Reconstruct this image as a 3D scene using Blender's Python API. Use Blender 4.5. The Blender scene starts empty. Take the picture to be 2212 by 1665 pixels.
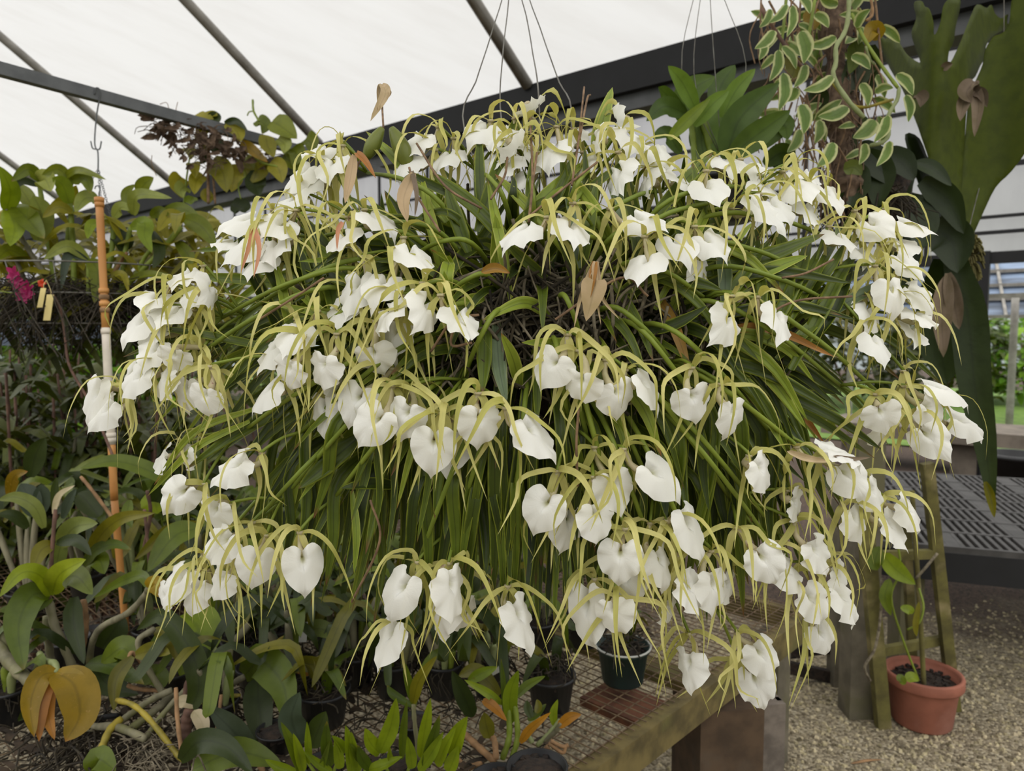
import bpy, math, random
from mathutils import Vector as V
from mathutils.bvhtree import BVHTree
from mathutils.geometry import delaunay_2d_cdt

random.seed(7)
R = random.uniform
SC = bpy.context.scene
COL = SC.collection

# ---------------------------------------------------------------- camera, sky, exposure
FPX, CX, CY, HORIZON = 1550.0, 1106.0, 832.5, 720.0
CAM = V((0.0, 0.0, 1.5))
PITCH = math.atan((CY - HORIZON) / FPX)
FW = V((0, math.cos(PITCH), -math.sin(PITCH)))
UPV = V((0, math.sin(PITCH), math.cos(PITCH)))
RT = V((1, 0, 0))
Z = V((0, 0, 1))

cd = bpy.data.cameras.new('camera')
cam = bpy.data.objects.new('camera', cd)
COL.objects.link(cam)
cam.location = CAM
cam.rotation_euler = (math.pi / 2 - PITCH, 0, 0)
cd.sensor_fit = 'HORIZONTAL'
cd.sensor_width = 36.0
cd.lens = 36.0 * FPX / 2212.0
cd.clip_start, cd.clip_end = 0.02, 200
cd.dof.use_dof = True
cd.dof.focus_distance = 0.92
cd.dof.aperture_fstop = cd.lens / 3.4
SC.camera = cam

SC.view_settings.view_transform = 'Standard'
SC.view_settings.look = 'None'
SC.view_settings.gamma = 1.0
SC.view_settings.use_curve_mapping = False
SC.view_settings.exposure = 0.0
SC.cycles.use_denoising = True
SC.cycles.max_bounces = 8
SC.cycles.diffuse_bounces = 4
SC.cycles.transmission_bounces = 6
SC.cycles.transparent_max_bounces = 8
SC.cycles.caustics_reflective = False
SC.cycles.caustics_refractive = False

SKY = 2.15
w = bpy.data.worlds.new('overcast_sky')
SC.world = w
w.use_nodes = True
nt = w.node_tree
nt.nodes.clear()
wo = nt.nodes.new('ShaderNodeOutputWorld')
bg = nt.nodes.new('ShaderNodeBackground')
tc = nt.nodes.new('ShaderNodeTexCoord')
sp = nt.nodes.new('ShaderNodeSeparateXYZ')
cr = nt.nodes.new('ShaderNodeValToRGB')
nt.links.new(tc.outputs['Generated'], sp.inputs[0])
nt.links.new(sp.outputs['Z'], cr.inputs[0])
cr.color_ramp.elements[0].position = 0.0
cr.color_ramp.elements[0].color = (0.20, 0.22, 0.22, 1)
cr.color_ramp.elements[1].position = 0.5
cr.color_ramp.elements[1].color = (1.0, 0.985, 0.96, 1)
nt.links.new(cr.outputs[0], bg.inputs[0])
bg.inputs[1].default_value = SKY
nt.links.new(bg.outputs[0], wo.inputs[0])


# ---------------------------------------------------------------- helpers
def P(x, y, d):
    """point seen at pixel x, y at depth d along the lens axis"""
    return CAM + d * (FW + RT * ((x - CX) / FPX) - UPV * ((y - CY) / FPX))


def PZ(x, y, z):
    r = P(x, y, 1.0) - CAM
    return CAM + r * ((z - CAM.z) / r.z)


def lin(c):
    return tuple(((v / 255) / 12.92 if v <= 10 else (((v / 255) + 0.055) / 1.055) ** 2.4) for v in c)


def tag(o, label=None, cat=None, group=None, kind=None):
    if label: o['label'] = label
    if cat: o['category'] = cat
    if group: o['group'] = group
    if kind: o['kind'] = kind
    return o


def empty(name, loc, label, cat, group=None):
    o = bpy.data.objects.new(name, None)
    o.empty_display_size = 0.05
    COL.objects.link(o)
    o.location = loc
    return tag(o, label, cat, group)


def catmull(pts, n):
    pts = [V(p) for p in pts]
    if len(pts) == 2:
        return [pts[0].lerp(pts[1], i / n) for i in range(n + 1)]
    q = [pts[0] * 2 - pts[1]] + pts + [pts[-1] * 2 - pts[-2]]
    m = len(pts) - 1
    out = []
    for i in range(n + 1):
        t = i / n * m
        k = min(int(t), m - 1)
        t -= k
        a, b, c, d = q[k], q[k + 1], q[k + 2], q[k + 3]
        out.append(0.5 * ((2 * b) + (c - a) * t + (2 * a - 5 * b + 4 * c - d) * t * t + (3 * b - a - 3 * c + d) * t ** 3))
    return out


def widthprof(kind, t):
    if kind == 'strap':
        a = min(1.0, 0.45 + 0.55 * min(1, t / 0.25))
        b = min(1.0, max(0.0, (1 - t) / 0.45)) ** 0.62
        return a * b
    if kind == 'needle':
        return min(1.0, 0.6 + 2 * t) * max(0.0, 1 - t ** 2.4) ** 0.8
    if kind == 'oval':
        return max(0.0, math.sin(math.pi * min(1, max(0, t)) ** 0.8)) ** 0.75 + (0.12 if t < 0.15 else 0)
    if kind == 'heart':
        return max(0.0, math.sin(math.pi * (0.06 + 0.94 * t) ** 0.55)) ** 0.8
    if kind == 'tepal':
        return min(1.0, 0.55 + 1.6 * t) * max(0.0, 1 - t ** 2.2)
    # lance
    return max(0.06, math.sin(math.pi * (0.04 + 0.96 * t) ** 0.85)) ** 0.7 if t < 1 else 0.0


class MB:
    def __init__(s):
        s.v, s.f, s.uv, s.mi = [], [], [], []
        s.m = 0

    def grid(s, rows, uvs, closed=False):
        b = len(s.v)
        nr, nc = len(rows), len(rows[0])
        for r, ur in zip(rows, uvs):
            s.v += r
            s.uv += ur
        for i in range(nr - 1):
            for j in range(nc if closed else nc - 1):
                k = (j + 1) % nc
                s.f.append((b + i * nc + j, b + i * nc + k, b + (i + 1) * nc + k, b + (i + 1) * nc + j))
                s.mi.append(s.m)
        return b

    def leaf(s, pts, w, N=None, prof='lance', fold=0.2, roll=0.0, seg=12, na=2, thick=0.0):
        c = catmull(pts, seg)
        mid = c[len(c) // 2]
        if N is None:
            N = (CAM - mid).normalized() + Z * 0.25
        rows, uvs = [], []
        for i, p in enumerate(c):
            t = i / seg
            T = (c[min(i + 1, seg)] - c[max(i - 1, 0)])
            if T.length < 1e-9: T = Z.copy()
            T.normalize()
            S = T.cross(N)
            if S.length < 1e-4: S = T.cross(V((0.3, 0.5, 0.8)))
            S.normalize()
            Nn = S.cross(T).normalized()
            if roll:
                S, Nn = S * math.cos(roll) + Nn * math.sin(roll), Nn * math.cos(roll) - S * math.sin(roll)
            h = w / 2 * widthprof(prof, t)
            row, uvr = [], []
            for k in range(-na, na + 1):
                u = k / na
                row.append(p + S * (u * h) + Nn * (fold * h * abs(u) ** 1.3))
                uvr.append((0.5 + u / 2, t))
            if thick:
                for k in range(na - 1, -na, -1):
                    u = k / na
                    row.append(p + S * (u * h) + Nn * (fold * h * abs(u) ** 1.3 - thick * h * (1 - u * u) ** 0.5 * 2))
                    uvr.append((0.9 if u > 0 else 0.1, t))
            rows.append(row)
            uvs.append(uvr)
        s.grid(rows, uvs, closed=bool(thick))

    def tube(s, pts, r, n=7, seg=None, caps=True, prof=None):
        seg = seg or max(2, (len(pts) - 1) * 5)
        c = catmull(pts, seg) if seg > len(pts) - 1 else [V(p) for p in pts]
        seg = len(c) - 1
        T0 = (c[1] - c[0]).normalized()
        A = T0.cross(Z)
        if A.length < 1e-3: A = T0.cross(V((1, 0, 0)))
        A.normalize()
        rows, uvs = [], []
        for i, p in enumerate(c):
            T = (c[min(i + 1, seg)] - c[max(i - 1, 0)]).normalized()
            A = (A - T * A.dot(T))
            A.normalize()
            B = T.cross(A)
            t = i / seg
            rr = r(t) if callable(r) else r
            rows.append([p + A * (rr * math.cos(2 * math.pi * j / n)) + B * (rr * math.sin(2 * math.pi * j / n)) for j in range(n)])
            uvs.append([(j / n, t) for j in range(n)])
        b = s.grid(rows, uvs, closed=True)
        if caps:
            s.f.append(tuple(b + j for j in range(n))[::-1])
            s.f.append(tuple(b + seg * n + j for j in range(n)))
            s.mi += [s.m, s.m]

    def box(s, c, ax, ay, az):
        """box round c with half-axis vectors"""
        b = len(s.v)
        for i in (-1, 1):
            for j in (-1, 1):
                for k in (-1, 1):
                    s.v.append(c + ax * i + ay * j + az * k)
                    s.uv.append(((i + 1) / 2, (j + 1) / 2))
        for q in ((0, 1, 3, 2), (4, 6, 7, 5), (0, 4, 5, 1), (2, 3, 7, 6), (0, 2, 6, 4), (1, 5, 7, 3)):
            s.f.append(tuple(b + x for x in q))
            s.mi.append(s.m)

    def beam(s, a, b, w, h, up=Z):
        d = (b - a)
        T = d.normalized()
        S = T.cross(up).normalized()
        U = S.cross(T)
        s.box((a + b) / 2, d / 2, S * (w / 2), U * (h / 2))

    def lathe(s, c, prof, n=28):
        rows = [[c + V((r * math.cos(2 * math.pi * j / n), r * math.sin(2 * math.pi * j / n), z)) for j in range(n)] for r, z in prof]
        uvs = [[(j / n, i / (len(prof) - 1)) for j in range(n)] for i in range(len(prof))]
        s.grid(rows, uvs, closed=True)

    def build(s, name, mats, parent=None, smooth=True, kind=None):
        if not isinstance(mats, (list, tuple)): mats = [mats]
        off = parent_world(parent)
        me = bpy.data.meshes.new(name)
        me.from_pydata([tuple(p - off) for p in s.v], [], s.f)
        for m in mats: me.materials.append(m)
        uvl = me.uv_layers.new(name='UVMap')
        li = [0] * len(me.loops)
        me.loops.foreach_get('vertex_index', li)
        flat = []
        for i in li: flat += s.uv[i]
        uvl.data.foreach_set('uv', flat)
        if smooth: me.polygons.foreach_set('use_smooth', [True] * len(me.polygons))
        if len(mats) > 1: me.polygons.foreach_set('material_index', s.mi)
        me.update()
        o = bpy.data.objects.new(name, me)
        COL.objects.link(o)
        if parent: o.parent = parent
        if kind: o['kind'] = kind
        return o


def parent_world(p):
    o = V((0, 0, 0))
    while p is not None:
        o += V(p.location)
        p = p.parent
    return o


# ---------------------------------------------------------------- materials
def new_mat(name):
    m = bpy.data.materials.new(name)
    m.use_nodes = True
    t = m.node_tree
    t.nodes.clear()
    return m, t, t.nodes.new, t.links.new


def mathn(N, L, op, a, b=None, clamp=False):
    n = N('ShaderNodeMath')
    n.operation = op
    n.use_clamp = clamp
    for i, x in enumerate((a, b)):
        if x is None: continue
        if isinstance(x, (int, float)): n.inputs[i].default_value = x
        else: L(x, n.inputs[i])
    return n.outputs[0]


def mixc(N, L, f, a, b, mode='MIX'):
    n = N('ShaderNodeMix')
    n.data_type = 'RGBA'
    n.blend_type = mode
    for i, x in ((0, f), (6, a), (7, b)):
        if isinstance(x, (int, float)): n.inputs[i].default_value = x
        elif isinstance(x, tuple): n.inputs[i].default_value = x if len(x) == 4 else (*x, 1)
        else: L(x, n.inputs[i])
    return n.outputs[2]


def ramp(N, L, f, lo, hi):
    n = N('ShaderNodeMapRange')
    n.interpolation_type = 'SMOOTHSTEP'
    n.inputs[1].default_value, n.inputs[2].default_value = lo, hi
    L(f, n.inputs[0])
    return n.outputs[0]


def noise(N, L, scale, detail=3, coord=None, rough=0.55):
    n = N('ShaderNodeTexNoise')
    n.inputs['Scale'].default_value = scale
    n.inputs['Detail'].default_value = detail
    n.inputs['Roughness'].default_value = rough
    if coord is not None: L(coord, n.inputs['Vector'])
    return n.outputs[0]


def mat_leaf(name, c1, c2, edge=None, edge_at=(0.6, 0.75), tip=None, trans=0.25, rough=0.42, rib=0.75, spots=None):
    """c1..c2: range of tints from leaf to leaf; edge: margin colour; tip: colour of the leaf tip"""
    m, t, N, L = new_mat(name)
    out = N('ShaderNodeOutputMaterial')
    uv = N('ShaderNodeUVMap')
    sx = N('ShaderNodeSeparateXYZ')
    L(uv.outputs[0], sx.inputs[0])
    geo = N('ShaderNodeNewGeometry')
    oi = N('ShaderNodeObjectInfo')
    rnd = mathn(N, L, 'FRACT', mathn(N, L, 'ADD', geo.outputs['Random Per Island'], oi.outputs['Random']))
    tc = N('ShaderNodeTexCoord')
    col = mixc(N, L, rnd, lin(c1), lin(c2))
    nz = noise(N, L, 22, 3, tc.outputs['Object'])
    col = mixc(N, L, ramp(N, L, nz, 0.35, 0.75), col, mixc(N, L, 1.0, col, (0.72, 0.74, 0.6, 1), 'MULTIPLY'))
    du = mathn(N, L, 'MULTIPLY', mathn(N, L, 'ABSOLUTE', mathn(N, L, 'SUBTRACT', sx.outputs[0], 0.5)), 2.0)
    if edge:
        nn = noise(N, L, 60, 2, tc.outputs['Object'])
        e = mathn(N, L, 'ADD', du, mathn(N, L, 'MULTIPLY', mathn(N, L, 'SUBTRACT', nn, 0.5), 0.35))
        col = mixc(N, L, ramp(N, L, e, *edge_at), col, lin(edge))
    if rib:
        col = mixc(N, L, ramp(N, L, du, 0.0, 0.14), mixc(N, L, 1.0, col, (rib, rib, rib, 1), 'MULTIPLY'), col)
    if tip:
        tn = mathn(N, L, 'ADD', sx.outputs[1], mathn(N, L, 'MULTIPLY', rnd, 0.12))
        col = mixc(N, L, ramp(N, L, tn, 0.99, 1.10), col, lin(tip))
    if spots:
        sn = noise(N, L, 130, 2, tc.outputs['Object'])
        col = mixc(N, L, ramp(N, L, sn, 0.64, 0.72), col, lin(spots))
    b = N('ShaderNodeBsdfPrincipled')
    L(col, b.inputs['Base Color'])
    b.inputs['Roughness'].default_value = rough
    b.inputs['Specular IOR Level'].default_value = 0.35
    wv = N('ShaderNodeBump')
    wv.inputs['Strength'].default_value = 0.25
    wv.inputs['Distance'].default_value = 0.002
    L(noise(N, L, 90, 2, tc.outputs['Object']), wv.inputs['Height'])
    L(wv.outputs[0], b.inputs['Normal'])
    if trans:
        tr = N('ShaderNodeBsdfTranslucent')
        L(mixc(N, L, 1.0, col, (1.25, 1.2, 0.7, 1), 'MULTIPLY'), tr.inputs[0])
        mx = N('ShaderNodeMixShader')
        mx.inputs[0].default_value = trans
        L(b.outputs[0], mx.inputs[1])
        L(tr.outputs[0], mx.inputs[2])
        L(mx.outputs[0], out.inputs[0])
    else:
        L(b.outputs[0], out.inputs[0])
    return m


def mat_rough(name, c1, c2, scale=20, rough=0.85, bump=0.4, dist=0.004, c3=None, s3=3, metal=0.0, stretch=None):
    m, t, N, L = new_mat(name)
    out = N('ShaderNodeOutputMaterial')
    b = N('ShaderNodeBsdfPrincipled')
    tc = N('ShaderNodeTexCoord')
    co = tc.outputs['Object']
    if stretch:
        mp = N('ShaderNodeMapping')
        mp.inputs['Scale'].default_value = stretch
        L(co, mp.inputs[0])
        co = mp.outputs[0]
    n1 = noise(N, L, scale, 4, co)
    col = mixc(N, L, ramp(N, L, n1, 0.3, 0.7), lin(c1), lin(c2))
    if c3:
        col = mixc(N, L, ramp(N, L, noise(N, L, s3, 4, co), 0.5, 0.7), col, lin(c3))
    L(col, b.inputs['Base Color'])
    b.inputs['Roughness'].default_value = rough
    b.inputs['Metallic'].default_value = metal
    if bump:
        bp = N('ShaderNodeBump')
        bp.inputs['Strength'].default_value = bump
        bp.inputs['Distance'].default_value = dist
        L(n1, bp.inputs['Height'])
        L(bp.outputs[0], b.inputs['Normal'])
    L(b.outputs[0], out.inputs[0])
    return m


def mat_film(name, c, streak, trans):
    """translucent sheet: daylight comes through it"""
    m, t, N, L = new_mat(name)
    out = N('ShaderNodeOutputMaterial')
    tc = N('ShaderNodeTexCoord')
    mp = N('ShaderNodeMapping')
    mp.inputs['Scale'].default_value = (0.6, 4.0, 1.0)
    mp.inputs['Rotation'].default_value = (0, 0, 0.4)
    L(tc.outputs['Object'], mp.inputs[0])
    nz = noise(N, L, 1.3, 5, mp.outputs[0], 0.65)
    k = mixc(N, L, ramp(N, L, nz, 0.35, 0.75), c, streak)
    tr = N('ShaderNodeBsdfTranslucent')
    df = N('ShaderNodeBsdfDiffuse')
    L(k, tr.inputs[0])
    df.inputs[0].default_value = (0.6, 0.6, 0.6, 1)
    mx = N('ShaderNodeMixShader')
    mx.inputs[0].default_value = 1 - trans
    L(tr.outputs[0], mx.inputs[1])
    L(df.outputs[0], mx.inputs[2])
    L(mx.outputs[0], out.inputs[0])
    return m


M = {}
M['film'] = mat_film('roof_film', (0.595, 0.595, 0.59, 1), (0.555, 0.55, 0.54, 1), 0.85)
M['wallfilm'] = mat_film('wall_film', (0.53, 0.515, 0.545, 1), (0.47, 0.455, 0.485, 1), 0.85)
M['steel'] = mat_rough('galvanised_steel', (164, 160, 152), (134, 130, 122), 8, 0.5, 0.1)
M['darkrail'] = mat_rough('dark_rail', (104, 106, 108), (84, 86, 88), 12, 0.6, 0.1)
M['gutter'] = mat_rough('gutter_black', (20, 20, 22), (13, 13, 14), 6, 0.75, 0.1)
M['gutterlip'] = mat_rough('gutter_grey', (86, 87, 88), (66, 67, 66), 5, 0.6, 0.1)
M['wire'] = mat_rough('wire', (120, 118, 110), (90, 85, 75), 30, 0.45, 0, metal=0.4)
M['rustwire'] = mat_rough('bench_wire', (120, 100, 74), (84, 66, 48), 30, 0.7, 0)
M['soil'] = mat_rough('bark_mix', (52, 40, 30), (24, 18, 14), 60, 0.95, 0.8, 0.01)
M['blackpot'] = mat_rough('black_plastic', (26, 26, 28), (17, 17, 18), 10, 0.5, 0.1)
M['greenpot'] = mat_rough('dark_green_plastic', (38, 58, 52), (26, 42, 40), 10, 0.45, 0.1)
M['terracotta'] = mat_rough('terracotta', (156, 96, 76), (132, 80, 62), 9, 0.8, 0.2, c3=(158, 106, 90), s3=5)
M['wood'] = mat_rough('weathered_wood', (112, 98, 56), (74, 64, 34), 14, 0.9, 0.5, c3=(88, 86, 42), s3=4, stretch=(1, 1, 1))
M['stakewood'] = mat_rough('mossy_wood', (104, 98, 48), (76, 70, 34), 14, 0.9, 0.5, c3=(134, 122, 84), s3=6)
M['greywood'] = mat_rough('grey_concrete', (112, 104, 88), (86, 80, 66), 10, 0.9, 0.3, c3=(96, 92, 66), s3=4)
M['block'] = mat_rough('brown_stained_concrete', (84, 66, 48), (62, 48, 34), 12, 0.95, 0.5, c3=(82, 72, 60), s3=5)
M['blocktop'] = mat_rough('grey_concrete_edge', (118, 108, 98), (88, 80, 72), 20, 0.95, 0.5)
M['pole_o'] = mat_rough('orange_brown_pipe', (204, 146, 80), (176, 118, 56), 14, 0.5, 0.1, stretch=(1, 1, 0.2))
M['pole_w'] = mat_rough('white_pipe', (226, 216, 200), (206, 196, 180), 12, 0.5, 0.1)
M['root'] = mat_rough('grey_roots', (130, 120, 100), (72, 64, 50), 60, 0.95, 0.4, 0.002)
M['darkroot'] = mat_rough('dark_roots', (58, 50, 34), (30, 25, 17), 60, 0.95, 0.4, 0.002)
M['twig'] = mat_rough('dry_twig', (140, 112, 84), (96, 74, 54), 60, 0.9, 0.3, 0.001)
M['dryvine'] = mat_rough('dry_vine_remains', (112, 92, 74), (74, 58, 46), 60, 0.95, 0.3, 0.001)
M['cane'] = mat_rough('grey_cane', (136, 130, 104), (92, 88, 66), 30, 0.7, 0.3, 0.002, c3=(110, 110, 62), s3=10, stretch=(1, 1, 0.3))
M['ycane'] = mat_rough('yellow_green_cane', (162, 144, 44), (118, 108, 36), 30, 0.6, 0.2, 0.001)
M['tancane'] = mat_rough('tan_cane', (158, 122, 84), (116, 88, 58), 30, 0.8, 0.3, 0.002)
M['dcane'] = mat_rough('brown_cane', (112, 82, 66), (76, 54, 44), 30, 0.8, 0.3, 0.002)
M['gstem'] = mat_leaf('green_stem', (132, 146, 52), (112, 128, 44), trans=0.05, rib=0, rough=0.5)
M['pstem'] = mat_leaf('pale_stem', (150, 158, 112), (132, 140, 92), trans=0.05, rib=0, rough=0.5)
M['grating'] = mat_rough('black_grating', (70, 68, 66), (52, 50, 48), 14, 0.6, 0.1)
M['tagm'] = mat_rough('yellow_tag', (226, 208, 140), (206, 188, 120), 9, 0.6, 0)
M['whitetag'] = mat_rough('white_tag', (180, 180, 172), (160, 160, 152), 9, 0.6, 0)
M['magenta'] = mat_leaf('magenta_petal', (176, 34, 104), (146, 22, 84), trans=0.3, rib=0)
M['orange'] = mat_leaf('orange_petal', (214, 70, 30), (196, 60, 26), trans=0.3, rib=0)
M['deadred'] = mat_leaf('pinkish_withered_tepal', (206, 150, 120), (190, 130, 110), trans=0.3, rib=0)
# leaves
M['hero'] = mat_leaf('strap_leaf', (44, 58, 12), (94, 110, 26), edge=(128, 138, 44), edge_at=(0.7, 1.0), tip=(104, 70, 42), trans=0.15, rib=0.55)
M['hero2'] = mat_leaf('young_strap_leaf', (128, 146, 44), (150, 164, 58), edge=(176, 180, 84), edge_at=(0.75, 1.0), tip=(140, 92, 52), trans=0.2, rib=0.6)
M['heroold'] = mat_leaf('bluish_strap_leaf', (92, 108, 78), (108, 124, 92), edge=(140, 146, 100), edge_at=(0.75, 1.0), tip=(120, 80, 62), trans=0.1, rib=0.6)
M['heroorange'] = mat_leaf('dying_strap_leaf', (176, 112, 54), (150, 116, 50), tip=(120, 64, 40), trans=0.2, rib=0.7)
M['bl'] = mat_leaf('basket_leaf', (118, 126, 26), (94, 106, 22), trans=0.3, tip=(120, 110, 40))  # basket's lighter yellow green, left without the shade painted into the bench leaves
M['bo'] = mat_leaf('basket_olive_leaf', (150, 142, 34), (122, 118, 26), trans=0.3)
M['bp'] = mat_leaf('basket_pale_leaf', (148, 154, 74), (128, 138, 62), trans=0.3)
M['sl'] = mat_leaf('glossy_fan_leaf', (112, 138, 50), (92, 120, 42), trans=0.3)
M['sd'] = mat_leaf('deep_fan_leaf', (82, 104, 34), (66, 88, 30), trans=0.3)
M['gl'] = mat_leaf('green_leaf', (92, 106, 18), (68, 84, 16), trans=0.2, tip=(104, 94, 32))  # bench shade is darkened into the green, dark, pale, blue, yellow, olive leaves
M['gb'] = mat_leaf('bright_green_leaf', (146, 156, 32), (124, 140, 26), trans=0.3)
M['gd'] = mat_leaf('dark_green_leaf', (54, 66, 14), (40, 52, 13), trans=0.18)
M['gp'] = mat_leaf('pale_green_leaf', (122, 130, 62), (100, 112, 50), trans=0.25)
M['gu'] = mat_leaf('blue_green_leaf', (70, 80, 62), (56, 68, 50), trans=0.12)
M['gy'] = mat_leaf('yellow_leaf', (150, 124, 22), (130, 104, 20), trans=0.3, tip=(150, 100, 40), spots=(150, 120, 50))
M['go'] = mat_leaf('olive_leaf', (118, 112, 22), (94, 92, 18), trans=0.25)
M['gor'] = mat_leaf('orange_leaf', (180, 128, 34), (156, 100, 28), trans=0.3)
M['gx'] = mat_leaf('yellow_green_leaf', (130, 146, 24), (112, 130, 20), trans=0.3, rib=0.8)
M['vari'] = mat_leaf('variegated_leaf', (110, 132, 62), (92, 118, 48), edge=(184, 186, 132), edge_at=(0.5, 0.8), trans=0.25, rib=0.85)
M['stag'] = mat_leaf('staghorn_frond', (86, 98, 12), (74, 88, 11), trans=0.42, rib=0, rough=0.6)
M['stagdark'] = mat_leaf('dark_frond', (46, 60, 20), (36, 48, 16), trans=0.2, rib=0.8)
M['brownleaf'] = mat_leaf('dead_frond', (126, 110, 92), (96, 82, 68), trans=0.05, rib=0.8, rough=0.9)
M['tanleaf'] = mat_leaf('dry_papery_flower', (194, 172, 140), (170, 146, 114), trans=0.06, rib=0.85, rough=0.9)
M['cream'] = mat_leaf('cream_bract', (196, 182, 150), (180, 164, 132), trans=0.2, rib=0.9)
M['pod'] = mat_leaf('seed_pod', (104, 112, 44), (96, 104, 40), trans=0.0, rib=0.9)
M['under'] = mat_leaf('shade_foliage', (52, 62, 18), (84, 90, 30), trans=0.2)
M['hedge'] = mat_leaf('hedge_leaf', (150, 190, 50), (100, 150, 40), trans=0.35)


def mat_lip():
    m, t, N, L = new_mat('white_lip')
    out = N('ShaderNodeOutputMaterial')
    uv = N('ShaderNodeUVMap')
    sx = N('ShaderNodeSeparateXYZ')
    L(uv.outputs[0], sx.inputs[0])
    tc = N('ShaderNodeTexCoord')
    th = ramp(N, L, sx.outputs[1], 0.0, 0.16)
    col = mixc(N, L, th, lin((214, 214, 160)), lin((250, 249, 243)))
    mp = N('ShaderNodeMapping')
    mp.inputs['Scale'].default_value = (46, 2.2, 1)
    L(uv.outputs[0], mp.inputs[0])
    vein = noise(N, L, 1.0, 3, mp.outputs[0])
    fine = noise(N, L, 420, 2, tc.outputs['Object'])
    b = N('ShaderNodeBsdfPrincipled')
    L(col, b.inputs['Base Color'])
    b.inputs['Roughness'].default_value = 0.55
    b.inputs['Specular IOR Level'].default_value = 0.25
    bp = N('ShaderNodeBump')
    bp.inputs['Strength'].default_value = 0.35
    bp.inputs['Distance'].default_value = 0.0012
    L(mathn(N, L, 'ADD', vein, mathn(N, L, 'MULTIPLY', fine, 0.4)), bp.inputs['Height'])
    L(bp.outputs[0], b.inputs['Normal'])
    tr = N('ShaderNodeBsdfTranslucent')
    L(col, tr.inputs[0])
    mx = N('ShaderNodeMixShader')
    mx.inputs[0].default_value = 0.3
    L(b.outputs[0], mx.inputs[1])
    L(tr.outputs[0], mx.inputs[2])
    L(mx.outputs[0], out.inputs[0])
    return m


M['lip'] = mat_lip()
M['tepal'] = mat_leaf('yellow_green_tepal', (210, 202, 132), (184, 180, 98), trans=0.25, rib=0.92, rough=0.5)
M['tube'] = mat_leaf('floral_tube', (206, 196, 160), (186, 172, 140), trans=0.1, rib=0, spots=(150, 112, 96), rough=0.5)


def mat_floor():
    m, t, N, L = new_mat('gravel_ground')
    out = N('ShaderNodeOutputMaterial')
    tc = N('ShaderNodeTexCoord')
    vo = N('ShaderNodeTexVoronoi')
    vo.inputs['Scale'].default_value = 95
    L(tc.outputs['Object'], vo.inputs['Vector'])
    hs = N('ShaderNodeSeparateColor')
    L(vo.outputs['Color'], hs.inputs[0])
    col = mixc(N, L, hs.outputs[0], lin((162, 150, 124)), lin((92, 82, 64)))
    col = mixc(N, L, ramp(N, L, hs.outputs[1], 0.8, 0.9), col, lin((170, 160, 136)))
    sp = N('ShaderNodeSeparateXYZ')
    L(tc.outputs['Object'], sp.inputs[0])
    big = noise(N, L, 1.6, 4, tc.outputs['Object'])
    # bare earth and leaf litter take over from the gravel further in
    far = mathn(N, L, 'ADD', sp.outputs[1], mathn(N, L, 'MULTIPLY', mathn(N, L, 'SUBTRACT', big, 0.5), 1.6))
    soil = mixc(N, L, hs.outputs[2], lin((92, 74, 60)), lin((48, 37, 30)))
    col = mixc(N, L, ramp(N, L, far, 3.3, 3.9), col, soil)
    b = N('ShaderNodeBsdfPrincipled')
    L(col, b.inputs['Base Color'])
    b.inputs['Roughness'].default_value = 0.95
    bp = N('ShaderNodeBump')
    bp.inputs['Strength'].default_value = 0.9
    bp.inputs['Distance'].default_value = 0.008
    L(mathn(N, L, 'SUBTRACT', 1.0, vo.outputs['Distance']), bp.inputs['Height'])
    L(bp.outputs[0], b.inputs['Normal'])
    L(b.outputs[0], out.inputs[0])
    return m


M['floor'] = mat_floor()
M['stone'] = mat_leaf('gravel_stone', (206, 192, 160), (96, 86, 70), trans=0, rib=0, rough=0.9)
M['lawn'] = mat_rough('lawn', (110, 140, 50), (80, 112, 36), 6, 0.9, 0.5)
M['litterleaf'] = mat_rough('leaf_litter', (66, 52, 36), (40, 32, 22), 30, 0.95, 0.3)
M['bluepanel'] = mat_rough('blue_grey_sheet', (104, 116, 134), (70, 80, 94), 3, 0.5, 0.1, c3=(140, 160, 188), s3=1.2, stretch=(0.4, 0.4, 5))
M['paleblue'] = mat_rough('pale_blue_sheet', (150, 178, 206), (120, 150, 184), 1.5, 0.5, 0.05)
M['concrete'] = mat_rough('pale_concrete', (118, 108, 96), (92, 84, 74), 5, 0.9, 0.3)

# ---------------------------------------------------------------- greenhouse shell
AU = V((-0.77, 0.64, 0)).normalized()      # along the gutter, to the back left
AV = V((0.64, 0.77, 0)).normalized()       # across the bays, away from the lens
r0 = P(1140, 185, 1.0) - CAM
G0 = CAM + r0 * (5.2 / r0.y)
SLOPE = 0.7
RAF = V((-0.64, -0.77, SLOPE))


def struct(mb, name, mat, label, smooth=False):
    return tag(mb.build(name, mat, smooth=smooth), label, kind='structure')


def quad(mb, a, b, c, d, nu=1, nv=1):
    rows = [[(a.lerp(b, j / nu)).lerp(d.lerp(c, j / nu), i / nv) for j in range(nu + 1)] for i in range(nv + 1)]
    mb.grid(rows, [[(j / nu, i / nv) for j in range(nu + 1)] for i in range(nv + 1)])


mb = MB()
quad(mb, V((-22, -7, 0)), V((24, -7, 0)), V((24, 30, 0)), V((-22, 30, 0)))
struct(mb, 'floor', M['floor'], 'pale gravel floor giving way to dark earth further in')
mb = MB()
o_ = AV * 10.6
quad(mb, o_ - AU * 14 + Z * 0.02, o_ + AU * 24 + Z * 0.02, o_ + AU * 24 + AV * 12 + Z * 0.02, o_ - AU * 14 + AV * 12 + Z * 0.02)
struct(mb, 'lawn', M['lawn'], 'bright green grass outside the far wall')

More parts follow.
